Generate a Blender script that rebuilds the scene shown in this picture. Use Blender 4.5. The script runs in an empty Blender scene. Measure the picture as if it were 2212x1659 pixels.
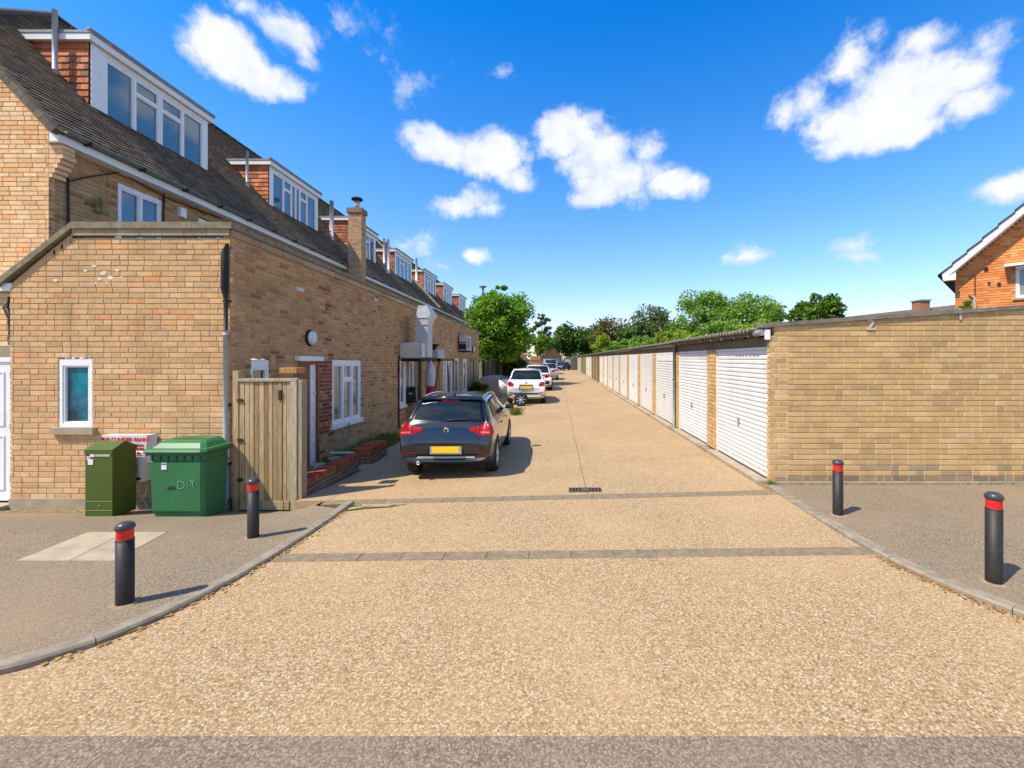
import bpy, bmesh, math, random
import numpy as np
from mathutils import Vector, Matrix
from mathutils.bvhtree import BVHTree

random.seed(7)
rnd = random.random
D = bpy.data
SC = bpy.context.scene
COL = SC.collection
R = math.radians
F = 930.0; PX = 1205.0; PY = 775.0; H = 1.95       # focal length and principal point (2212 px wide photo), eye height

# ------------------------------------------------------------------ camera
cam = D.objects.new('camera', D.cameras.new('camera')); COL.objects.link(cam)
cam.location = (0, 0, H); cam.rotation_euler = (R(90), 0, 0)
cam.data.lens = 36 * F / 2212; cam.data.sensor_width = 36
cam.data.shift_x = -(PX - 1106) / 2212; cam.data.shift_y = -(829.5 - PY) / 2212
cam.data.clip_end = 3000; cam.data.clip_start = 0.05
SC.camera = cam

# ------------------------------------------------------------------ light
SUN_EL, SUN_AZ = 54.0, 237.5
world = D.worlds.new('World'); SC.world = world; world.use_nodes = True
sun = D.objects.new('sun', D.lights.new('sun', 'SUN')); COL.objects.link(sun)
sun.data.energy = 4.3; sun.data.angle = R(0.5); sun.data.color = (1.0, 0.90, 0.74)
sd = Vector((math.sin(R(SUN_AZ)) * math.cos(R(SUN_EL)), math.cos(R(SUN_AZ)) * math.cos(R(SUN_EL)), math.sin(R(SUN_EL))))
sun.rotation_euler = sd.to_track_quat('Z', 'Y').to_euler()
sun.location = (-10, -10, 20)
SC.view_settings.view_transform = 'Standard'; SC.view_settings.look = 'None'
SC.view_settings.exposure = 0.62; SC.view_settings.gamma = 1; SC.view_settings.use_curve_mapping = False

class NT:
    """tiny node expression helper"""
    def __init__(s, tree): s.t = tree; s.n = tree.nodes; s.l = tree.links
    def new(s, typ, **kw):
        n = s.n.new(typ)
        for k, v in kw.items(): setattr(n, k, v)
        return n
    def put(s, sock, v):
        if isinstance(v, bpy.types.NodeSocket): s.l.new(v, sock)
        elif v is not None: sock.default_value = v
    def m(s, op, a, b=None, c=None, clamp=False):
        n = s.new('ShaderNodeMath', operation=op, use_clamp=clamp)
        s.put(n.inputs[0], a); s.put(n.inputs[1], b); s.put(n.inputs[2], c)
        return n.outputs[0]
    def v(s, op, a, b=None, c=None):
        n = s.new('ShaderNodeVectorMath', operation=op)
        s.put(n.inputs[0], a); s.put(n.inputs[1], b); s.put(n.inputs[2], c)
        return n.outputs['Value'] if op in ('LENGTH', 'DOT_PRODUCT', 'DISTANCE') else n.outputs[0]
    def mix(s, f, a, b, mode='MIX'):
        n = s.new('ShaderNodeMix', data_type='RGBA', blend_type=mode)
        s.put(n.inputs[0], f); s.put(n.inputs[6], a); s.put(n.inputs[7], b)
        return n.outputs[2]
    def noise(s, vec, scale, detail=3, rough=.55, dist=0, out='Fac'):
        n = s.new('ShaderNodeTexNoise'); s.put(n.inputs['Vector'], vec)
        n.inputs['Scale'].default_value = scale; n.inputs['Detail'].default_value = detail
        n.inputs['Roughness'].default_value = rough; n.inputs['Distortion'].default_value = dist
        return n.outputs[out]
    def vor(s, vec, scale, out='Color', feature='F1'):
        n = s.new('ShaderNodeTexVoronoi', feature=feature); s.put(n.inputs['Vector'], vec)
        n.inputs['Scale'].default_value = scale
        return n.outputs[out]
    def ramp(s, f, stops, interp='LINEAR'):
        n = s.new('ShaderNodeValToRGB'); s.put(n.inputs[0], f); cr = n.color_ramp; cr.interpolation = interp
        while len(cr.elements) < len(stops): cr.elements.new(.5)
        for e, (p, c) in zip(cr.elements, stops):
            e.position = p; e.color = c4(c)
        return n.outputs[0]
    def mr(s, f, a, b, c=0., d=1., smooth=False):
        n = s.new('ShaderNodeMapRange')
        if smooth: n.interpolation_type = 'SMOOTHSTEP'
        s.put(n.inputs[0], f)
        for i, x in enumerate((a, b, c, d)): n.inputs[i + 1].default_value = x
        return n.outputs[0]
def c4(c):
    if isinstance(c, (int, float)): c = (c, c, c)
    return (*c, 1) if len(c) == 3 else c

def px_dir(x, y): return Vector(((x - PX) / F, 1, (PY - y) / F)).normalized()
def az_el(d): return math.atan2(d.x, d.y), math.asin(d.z)
w = NT(world.node_tree); w.n.clear()
tc = w.new('ShaderNodeTexCoord').outputs['Generated']
sky = w.new('ShaderNodeTexSky', sky_type='NISHITA', sun_disc=False)
sky.sun_elevation = R(SUN_EL); sky.sun_rotation = R(SUN_AZ); sky.altitude = 50
sky.air_density = 1.0; sky.dust_density = 0.25; sky.ozone_density = 2.6
hs = w.new('ShaderNodeHueSaturation'); hs.inputs['Value'].default_value = 1.0
w.l.new(sky.outputs[0], hs.inputs['Color'])
nrm = w.v('NORMALIZE', tc)
sp = w.new('ShaderNodeSeparateXYZ'); w.l.new(nrm, sp.inputs[0])
elv = w.mr(sp.outputs[2], 0.0, .62, 0, 1)
w.l.new(w.mr(elv, 0, 1, .97, 1.42), hs.inputs['Saturation'])
skycol = w.mix(1.0, hs.outputs[0], w.mix(w.m('POWER', elv, .6), (1.16, .85, .95, 1), (.62, 1.20, 1.46, 1)), 'MULTIPLY')
azn = w.m('ARCTAN2', sp.outputs[0], sp.outputs[1]); eln = w.m('ARCSINE', sp.outputs[2])
cb = w.new('ShaderNodeCombineXYZ'); w.l.new(azn, cb.inputs[0]); w.l.new(eln, cb.inputs[1]); ae = cb.outputs[0]
warp = w.noise(nrm, 7, 3, .6, out='Color')
warp = w.v('MULTIPLY_ADD', warp, (.09, .07, 0), (-.045, -.035, 0))
ae = w.v('ADD', ae, warp)
CLOUDS = [(495,118,125,72,1.1),(565,158,110,56,1.05),(625,66,95,56,.9),(520,22,70,34,.45),(660,110,50,42,.6),
 (955,318,82,50,.95),(1060,340,105,58,1),(1120,385,70,46,.9),(1000,445,82,42,.85),(1045,462,50,26,.6),
 (1225,292,88,66,1.05),(1290,335,95,80,1.05),(1335,385,125,78,1.1),(1290,425,80,42,.9),(1440,398,78,40,.9),(1385,330,60,50,.6),
 (1885,245,190,80,1.15),(1950,190,165,95,1.1),(2060,165,120,75,.9),(1835,130,90,65,.72),(1990,90,80,50,.75),(2120,110,80,55,.45),(1900,290,200,44,1.1),(2080,215,95,55,.9),(1765,210,60,60,.6),
 (2190,402,95,45,.95),(1630,548,60,24,.5),(1600,553,40,16,.45),(1835,530,40,22,.26),(1850,556,50,18,.34),(1023,553,48,19,.62),
 (955,575,50,20,.45),(870,532,80,30,.33),(755,55,95,48,.16),(893,178,60,40,.2),(1082,150,34,20,.27),(1690,250,30,40,.3),(1905,75,60,40,.4)]
dens = None
for (x, y, rx, ry, s) in CLOUDS:
    a0, e0 = az_el(px_dir(x, y)); a1, _ = az_el(px_dir(x + rx, y)); _, e1 = az_el(px_dir(x, y - ry))
    ia, ie = 1 / max(.01, a1 - a0), 1 / max(.01, e1 - e0)
    q = w.v('LENGTH', w.v('MULTIPLY_ADD', ae, (ia, ie, 0), (-a0 * ia, -e0 * ie, 0)))
    q = w.m('MULTIPLY_ADD', q, -s, s)
    dens = q if dens is None else w.m('MAXIMUM', dens, q)
# unseen clouds added over the dome (sides and behind), cover raised for fill light
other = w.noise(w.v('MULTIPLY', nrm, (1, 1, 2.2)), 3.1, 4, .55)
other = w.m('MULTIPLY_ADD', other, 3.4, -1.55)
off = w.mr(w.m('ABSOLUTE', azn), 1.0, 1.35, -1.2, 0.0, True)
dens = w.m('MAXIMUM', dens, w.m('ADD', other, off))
dens = w.m('MAXIMUM', dens, -1.0)
n1 = w.noise(nrm, 12, 10, .62, 0); n2 = w.noise(nrm, 60, 6, .7, 0)
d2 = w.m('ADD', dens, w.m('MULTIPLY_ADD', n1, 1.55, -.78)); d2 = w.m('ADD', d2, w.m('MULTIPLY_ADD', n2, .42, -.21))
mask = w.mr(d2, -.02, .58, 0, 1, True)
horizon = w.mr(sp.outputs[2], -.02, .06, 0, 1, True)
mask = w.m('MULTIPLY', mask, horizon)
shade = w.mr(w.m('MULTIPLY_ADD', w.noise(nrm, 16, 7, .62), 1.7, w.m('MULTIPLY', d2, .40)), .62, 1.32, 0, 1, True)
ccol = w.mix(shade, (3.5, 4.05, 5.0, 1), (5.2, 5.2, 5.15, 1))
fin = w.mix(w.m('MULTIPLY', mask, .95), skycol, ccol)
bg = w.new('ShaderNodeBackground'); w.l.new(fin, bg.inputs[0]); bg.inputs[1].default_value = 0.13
wo = w.new('ShaderNodeOutputWorld'); w.l.new(bg.outputs[0], wo.inputs[0])

# ------------------------------------------------------------------ tagging, mesh helpers
def tag(o, label=None, cat=None, group=None, kind=None):
    if label: o['label'] = label
    if cat: o['category'] = cat
    if group: o['group'] = group
    if kind: o['kind'] = kind
    return o
def thing(name, label, cat, loc=(0, 0, 0), group=None, world_coords=False):
    o = D.objects.new(name, None); COL.objects.link(o); o.location = loc; o.empty_display_size = .1
    o['_w'] = 1 if world_coords else 0
    return tag(o, label, cat, group)
def link(o, parent):
    COL.objects.link(o)
    if parent is not None:
        o.parent = parent
        base = parent
        while base.parent is not None: base = base.parent
        if base.get('_w') and parent.parent is None:
            o.matrix_parent_inverse = Matrix.Translation(-parent.location)
        elif base.get('_w'):
            o.matrix_parent_inverse = Matrix.Identity(4)
    return o
class MB:
    def __init__(s): s.v = []; s.f = []; s.m = []; s.t = []; s.mi = 0; s.tint = (1, 1, 1); s.smooth = False; s.sm = []
    def quadv(s, vs, faces):
        b = len(s.v); s.v.extend(tuple(p) for p in vs)
        for f in faces: s.f.append([b + i for i in f]); s.m.append(s.mi); s.t.append(s.tint); s.sm.append(s.smooth)
        return s
    def box(s, x0, x1, y0, y1, z0, z1):
        return s.quadv([(x0,y0,z0),(x1,y0,z0),(x1,y1,z0),(x0,y1,z0),(x0,y0,z1),(x1,y0,z1),(x1,y1,z1),(x0,y1,z1)],
            [(0,3,2,1),(4,5,6,7),(0,1,5,4),(1,2,6,5),(2,3,7,6),(3,0,4,7)])
    def fbox(s, fr, u0, u1, v0, v1, d0, d1):
        """box in a wall frame; d is the outward distance"""
        P = [fr.p(u, v, d) for (u, v, d) in ((u0,v0,d1),(u1,v0,d1),(u1,v0,d0),(u0,v0,d0),(u0,v1,d1),(u1,v1,d1),(u1,v1,d0),(u0,v1,d0))]
        return s.quadv(P, [(0,3,2,1),(4,5,6,7),(0,1,5,4),(1,2,6,5),(2,3,7,6),(3,0,4,7)])
    def bevbox(s, x0, x1, y0, y1, z0, z1, b=.01):
        P = []
        for z, i in ((z0, b), (z0 + b, 0), (z1 - b, 0), (z1, b)):
            P += [(x0+i,y0+i,z),(x1-i,y0+i,z),(x1-i,y1-i,z),(x0+i,y1-i,z)]
        fs = [(3,2,1,0),(12,13,14,15)]
        for k in range(3):
            for j in range(4): fs.append((k*4+j, k*4+(j+1)%4, k*4+4+(j+1)%4, k*4+4+j))
        return s.quadv(P, fs)
    def tube(s, pts, r, n=8, caps=True):
        pts = [Vector(p) for p in pts]; rings = []
        for i, p in enumerate(pts):
            t = (pts[min(i+1, len(pts)-1)] - pts[max(i-1, 0)]).normalized()
            a = t.cross(Vector((0,0,1)) if abs(t.z) < .9 else Vector((1,0,0))).normalized(); b = t.cross(a)
            rr = r[i] if isinstance(r, (list, tuple)) else r
            rings.append([p + (a*math.cos(2*math.pi*k/n) + b*math.sin(2*math.pi*k/n))*rr for k in range(n)])
        V = [q for g in rings for q in g]; fs = []
        for i in range(len(pts)-1):
            for k in range(n): fs.append((i*n+k, i*n+(k+1)%n, (i+1)*n+(k+1)%n, (i+1)*n+k))
        if caps: fs.append(tuple(range(n))); fs.append(tuple((len(pts)-1)*n+k for k in reversed(range(n))))
        return s.quadv(V, fs)
    def lathe(s, prof, n=24, M=None, cap=True):
        V = []; fs = []
        for (r, z) in prof:
            for k in range(n):
                p = Vector((r*math.cos(2*math.pi*k/n), r*math.sin(2*math.pi*k/n), z)); V.append(M @ p if M else p)
        for i in range(len(prof)-1):
            for k in range(n): fs.append((i*n+k, i*n+(k+1)%n, (i+1)*n+(k+1)%n, (i+1)*n+k))
        if cap: fs.append(tuple(reversed(range(n)))); fs.append(tuple((len(prof)-1)*n+k for k in range(n)))
        return s.quadv(V, fs)
    def mesh(s, name, mats):
        me = D.meshes.new(name); me.from_pydata(s.v, [], s.f)
        for m in (mats if isinstance(mats, (list, tuple)) else [mats]): me.materials.append(m)
        me.polygons.foreach_set('material_index', s.m)
        me.polygons.foreach_set('use_smooth', s.sm)
        a = me.attributes.new('tint', 'FLOAT_VECTOR', 'FACE')
        a.data.foreach_set('vector', np.array(s.t, dtype=np.float32).ravel())
        me.update(); return me
    def build(s, name, mats, parent=None, loc=None):
        o = D.objects.new(name, s.mesh(name, mats))
        if loc is not None: o.location = loc
        return link(o, parent)
class Frame:
    """wall frame: origin, horizontal direction u, outward normal n, vertical z"""
    def __init__(s, o, u, n): s.o = Vector(o); s.u = Vector(u); s.n = Vector(n)
    def p(s, u, v, d=0): return s.o + s.u*u + s.n*d + Vector((0, 0, v))
def copy_tree(o, parent=None):
    c = o.copy(); COL.objects.link(c); c.parent = parent
    for ch in list(o.children): copy_tree(ch, c)
    return c

# ------------------------------------------------------------------ materials
MATS = {}
def mat(name, fn):
    if name in MATS: return MATS[name]
    m = D.materials.new(name); m.use_nodes = True; n = NT(m.node_tree); n.n.clear()
    b = n.new('ShaderNodeBsdfPrincipled'); o = n.new('ShaderNodeOutputMaterial'); n.l.new(b.outputs[0], o.inputs[0])
    n.b = b; n.o = o
    n.obj = n.new('ShaderNodeTexCoord').outputs['Object']
    n.pos = n.new('ShaderNodeNewGeometry').outputs['Position']
    fn(n); MATS[name] = m; return m
def bump(n, h, s=.3, d=.01):
    b = n.new('ShaderNodeBump'); b.inputs['Strength'].default_value = s; b.inputs['Distance'].default_value = d
    n.put(b.inputs['Height'], h); n.l.new(b.outputs[0], n.b.inputs['Normal'])
def attr(n, name='tint'):
    a = n.new('ShaderNodeAttribute'); a.attribute_name = name; return a.outputs['Vector']
def setb(n, col=None, rough=None, metal=None, spec=None, coat=None):
    if col is not None: n.put(n.b.inputs['Base Color'], col if isinstance(col, bpy.types.NodeSocket) else c4(col))
    if rough is not None: n.put(n.b.inputs['Roughness'], rough)
    if metal is not None: n.put(n.b.inputs['Metallic'], metal)
    if spec is not None: n.put(n.b.inputs['Specular IOR Level'], spec)
    if coat is not None: n.put(n.b.inputs['Coat Weight'], coat); n.b.inputs['Coat Roughness'].default_value = .04
def simple(name, col, rough=.6, metal=0, var=.12, scale=6, spec=.4, coat=None, dirt=0, bs=0):
    def f(n):
        k = n.mr(n.noise(n.pos, scale, 5, .6), .25, .75, 1 - var, 1 + var)
        c = n.v('SCALE', c4(col)[:3]); sc = n.n[-1]; n.put(sc.inputs['Scale'], k)
        c = sc.outputs[0]
        if dirt:
            dm = n.mr(n.noise(n.pos, scale*.7, 8, .68), .5, .72, 0, dirt)
            c = n.mix(dm, c, (.10, .085, .06, 1))
        setb(n, c, rough, metal, spec, coat)
        if bs: bump(n, n.noise(n.pos, scale*6, 4), bs, .004)
    return mat(name, f)
def brickf(n):
    t = attr(n)
    a = n.noise(n.pos, 38, 5, .65); b = n.noise(n.pos, 3.0, 5, .6); e = n.noise(n.pos, 150, 2)
    k = n.m('MULTIPLY', n.mr(a, .3, .7, .80, 1.16), n.mr(b, .3, .7, .90, 1.10))
    c = n.v('MULTIPLY', t, n.mix(0.0, (1,1,1,1), (1,1,1,1))); s = n.new('ShaderNodeVectorMath', operation='SCALE'); n.put(s.inputs[0], c); n.put(s.inputs['Scale'], k)
    c = s.outputs[0]
    pit = n.mr(n.noise(n.pos, 70, 3, .7), .62, .72, 0, .45)
    c = n.mix(pit, c, n.v('MULTIPLY', c, (.5, .45, .42)))
    run = n.m('MULTIPLY', n.mr(n.noise(n.v('MULTIPLY', n.pos, (2.2, 2.2, .45)), 1.0, 6, .62), .50, .70), n.mr(n.noise(n.pos, .8, 3), .4, .6))
    c = n.mix(n.m('MULTIPLY', run, .42), c, n.v('MULTIPLY', c, (.52, .52, .50)))
    spot = n.mr(n.noise(n.pos, 5.5, 8, .75), .64, .72, 0, .5); c = n.mix(spot, c, (.72, .60, .44, 1))
    setb(n, c, .9, 0, .2); bump(n, n.m('ADD', a, n.m('MULTIPLY', e, .4)), .5, .006)
M_brick = mat('brick_face', brickf)
def mortarf(n):
    a = n.noise(n.pos, 60, 4, .6); b = n.noise(n.pos, 1.6, 5, .6)
    c = n.mix(n.mr(b, .35, .68), (.74, .58, .38, 1), (.62, .47, .29, 1)); c = n.mix(n.mr(a, .4, .75, 0, .4), c, (.25, .19, .13, 1))
    setb(n, c, .95, 0, .1); bump(n, a, .4, .004)
M_mortar = mat('mortar', mortarf)
M_mortar_red = simple('mortar_pale', (.42, .34, .27), .95, var=.25, scale=12, spec=.1)
def tilef(n):
    t = attr(n); a = n.noise(n.pos, 24, 5, .65); b = n.noise(n.pos, 1.1, 5, .65)
    s = n.new('ShaderNodeVectorMath', operation='SCALE'); n.put(s.inputs[0], t); n.put(s.inputs['Scale'], n.m('MULTIPLY', n.mr(a, .3, .7, .7, 1.3), n.mr(b, .3, .7, .75, 1.25)))
    c = n.mix(n.mr(n.noise(n.pos, 9, 8, .75), .60, .72, 0, .5), s.outputs[0], (.16, .15, .075, 1))
    setb(n, c, .88, 0, .25); bump(n, a, .5, .006)
M_tile = mat('roof_tile', tilef)
M_upvc = simple('white_upvc', (.80, .80, .79), .32, var=.04, spec=.5, dirt=.10)
M_white = simple('white_paint', (.80, .79, .76), .45, var=.05, dirt=.14)
M_fascia = simple('fascia_white', (.78, .77, .73), .4, var=.05, scale=2, dirt=.2)
M_lead = simple('grey_flashing', (.26, .27, .27), .6, var=.3, scale=8, dirt=.3)
M_galv = simple('galvanised_steel', (.50, .52, .53), .42, .35, var=.16, scale=3)
M_steel = simple('brushed_steel', (.62, .60, .56), .4, .3, var=.12, scale=3)
M_greypipe = simple('grey_pipe', (.36, .39, .42), .45, var=.1)
M_blackpipe = simple('black_pipe', (.020, .018, .016), .6, var=.3, dirt=.2, spec=.25)
M_gutter = simple('grey_gutter', (.17, .18, .18), .42, .1, var=.2, dirt=.25)
def glassf(n):
    s = n.noise(n.pos, .9, 2)
    setb(n, n.mix(s, (.03, .10, .16, 1), (.08, .20, .29, 1)), .04, 0, .9, .6)
M_glass = mat('window_glass', glassf)
M_glass_teal = mat('teal_glass', lambda n: setb(n, n.mix(n.mr(n.noise(n.pos, 2.4, 3), .35, .65), (.006, .03, .045, 1), (.01, .22, .30, 1)), .08, 0, .6, .3))
M_glass_curtain = mat('curtained_glass', lambda n: setb(n, n.mix(n.mr(n.noise(n.v('MULTIPLY', n.pos, (1, 9, .3)), 1.3, 3), .3, .7), (.09, .10, .10, 1), (.30, .29, .27, 1)), .08, 0, .7, .4))
M_glass_dark = mat('dark_glass', lambda n: setb(n, (.012, .018, .022), .04, 0, .9, .6))
M_coping = simple('coping_stone', (.24, .20, .13), .95, var=.35, scale=9, dirt=.55, spec=.1, bs=.5)
M_concrete = simple('pale_concrete', (.38, .31, .22), .9, var=.2, scale=5, dirt=.35, spec=.15, bs=.4)
M_kerb = simple('kerb_concrete', (.27, .225, .165), .92, var=.3, scale=9, dirt=.45, spec=.15, bs=.5)
M_sett = simple('strip_block', (.225, .175, .115), .92, var=.3, scale=14, dirt=.4, spec=.15, bs=.6)
def aggregate(cols, stone, lo, patch, patchcol, bd=.006):
    def f(n):
        wp = n.v('ADD', n.pos, n.v('MULTIPLY_ADD', n.noise(n.pos, stone*.55, 3, .6, out='Color'), (.009, .009, .0), (-.0045, -.0045, 0)))
        vz = n.vor(wp, stone, 'Color'); vd = n.vor(wp, stone, 'Distance')
        sx = n.new('ShaderNodeSeparateXYZ'); n.l.new(vz, sx.inputs[0])
        c = n.ramp(sx.outputs[0], [(i/(len(cols)-1), q) for i, q in enumerate(cols)])
        fine = n.noise(n.pos, stone*2.2, 3, .7)
        c = n.mix(n.mr(fine, .3, .7, 0, .35), c, c4(lo))
        gap = n.mr(vd, .42, .80, 0, .7)
        c = n.mix(gap, c, c4(lo))
        c = n.mix(n.mr(n.noise(n.pos, .55, 7, .62), .42, .70, 0, patch), c, c4(patchcol))
        c = n.mix(n.mr(n.noise(n.pos, 3.2, 6, .7), .56, .74, 0, .32), c, c4(tuple(x*.62 for x in patchcol)))
        setb(n, c, .93, 0, .18)
        bump(n, n.m('SUBTRACT', n.m('MULTIPLY', fine, .8), vd), .5, bd)
    return f
M_lane = mat('exposed_aggregate', aggregate([(.60,.45,.265),(.33,.215,.105),(.49,.335,.17),(.68,.55,.37),(.40,.26,.125),(.52,.365,.195),(.19,.115,.05)], 76, (.18,.115,.06), .5, (.50,.33,.18)))
M_tarmac = mat('worn_tarmac', aggregate([(.28,.22,.145),(.20,.16,.11),(.36,.285,.195),(.235,.185,.125),(.42,.335,.235)], 84, (.11,.085,.06), .7, (.30,.22,.135)))
M_street = mat('street_asphalt', aggregate([(.30,.225,.15),(.19,.145,.10),(.37,.285,.20),(.24,.185,.125),(.42,.335,.245),(.14,.105,.075)], 84, (.10,.075,.05), .4, (.27,.205,.14)))
M_earth = simple('joint_dirt', (.26, .18, .10), .98, var=.4, scale=14, spec=.05)
M_bollard = simple('bollard_black', (.020, .018, .016), .55, var=.4, scale=30, dirt=.06)
M_redband = simple('reflective_red', (.62, .015, .012), .28, var=.1, spec=.6)
def woodf(n):
    t = attr(n)
    g = n.noise(n.v('MULTIPLY', n.pos, (14, 14, 1.1)), 2.6, 6, .65, 1.2)
    s = n.new('ShaderNodeVectorMath', operation='SCALE'); n.put(s.inputs[0], t); n.put(s.inputs['Scale'], n.mr(g, .3, .7, .55, 1.3))
    sp_ = n.new('ShaderNodeSeparateXYZ'); n.l.new(n.pos, sp_.inputs[0])
    alg = n.m('MULTIPLY', n.mr(sp_.outputs[2], -.3, 1.0, .55, 0), n.mr(n.noise(n.pos, 4, 4), .35, .65))
    c = n.mix(alg, s.outputs[0], (.19, .17, .045, 1))
    setb(n, c, .85, 0, .2); bump(n, g, .5, .006)
M_wood = mat('weathered_wood', woodf)
def tree_leaf(n):
    t = attr(n)
    setb(n, t, .55, 0, .3)
    tr = n.new('ShaderNodeBsdfTranslucent'); n.put(tr.inputs[0], n.v('MULTIPLY', t, (1.3, 1.5, .5)))
    mx = n.new('ShaderNodeMixShader'); mx.inputs[0].default_value = .38
    n.l.new(n.b.outputs[0], mx.inputs[1]); n.l.new(tr.outputs[0], mx.inputs[2]); n.l.new(mx.outputs[0], n.o.inputs[0])
M_leaf = mat('leaf', tree_leaf)
M_bark = simple('bark', (.10, .075, .05), .95, var=.4, scale=20, spec=.1, bs=.6)
def doorf(n):
    k = n.mr(n.noise(n.v('MULTIPLY', n.pos, (1, 1, .35)), 2.6, 6, .6), .45, .8, 0, .30)
    sz = n.new('ShaderNodeSeparateXYZ'); n.l.new(n.pos, sz.inputs[0])
    low = n.m('MULTIPLY', n.mr(sz.outputs[2], .05, .38, .55, 0), n.mr(n.noise(n.pos, 9, 5), .35, .65))
    bay = n.m('FLOOR', n.m('DIVIDE', n.m('SUBTRACT', sz.outputs[1], 6.6), 2.77)); wn = n.new('ShaderNodeTexWhiteNoise', noise_dimensions='1D'); n.l.new(bay, wn.inputs['W'])
    base = n.mix(wn.outputs['Value'], (.80, .80, .79, 1), (.72, .71, .68, 1))
    setb(n, n.mix(n.m('MAXIMUM', k, low), base, (.40, .35, .27, 1)), .42, 0, .4)
M_gdoor = mat('garage_door_white', doorf)
M_asbestos = simple('cement_sheet', (.20, .185, .15), .95, var=.35, scale=7, dirt=.5, spec=.1, bs=.5)
M_timber_dark = simple('grey_timber', (.17, .145, .115), .9, var=.3, scale=8)
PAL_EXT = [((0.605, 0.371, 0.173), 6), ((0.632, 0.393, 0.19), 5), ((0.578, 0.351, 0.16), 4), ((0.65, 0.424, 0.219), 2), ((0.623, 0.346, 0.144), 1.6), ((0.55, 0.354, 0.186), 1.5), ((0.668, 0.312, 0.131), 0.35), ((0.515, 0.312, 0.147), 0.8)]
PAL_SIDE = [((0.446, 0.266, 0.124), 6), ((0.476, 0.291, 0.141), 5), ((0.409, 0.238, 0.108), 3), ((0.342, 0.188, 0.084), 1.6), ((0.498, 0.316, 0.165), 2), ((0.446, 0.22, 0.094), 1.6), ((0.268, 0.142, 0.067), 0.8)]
PAL_MAIN = [((0.757, 0.474, 0.239), 5), ((0.776, 0.511, 0.274), 4), ((0.737, 0.437, 0.207), 3), ((0.795, 0.565, 0.327), 1.5), ((0.757, 0.411, 0.176), 2)]
PAL_GAR = [((0.552, 0.357, 0.155), 6), ((0.577, 0.377, 0.171), 5), ((0.526, 0.337, 0.144), 5), ((0.602, 0.409, 0.204), 1.5), ((0.502, 0.317, 0.136), 2), ((0.468, 0.305, 0.136), 1)]
PAL_RED = [((.74,.25,.06),5),((.78,.29,.075),4),((.66,.20,.05),3),((.76,.35,.13),1.5)]
PAL_OLDRED = [((.28,.075,.04),4),((.34,.10,.05),3),((.22,.06,.035),2)]
PAL_DARK = [((.16,.11,.075),4),((.20,.13,.09),3),((.13,.09,.065),2)]
def pick(pal):
    t = rnd() * sum(q for _, q in pal)
    for c, q in pal:
        t -= q
        if t <= 0: break
    k = .93 + .14*rnd(); return tuple(x*k for x in c)

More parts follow.
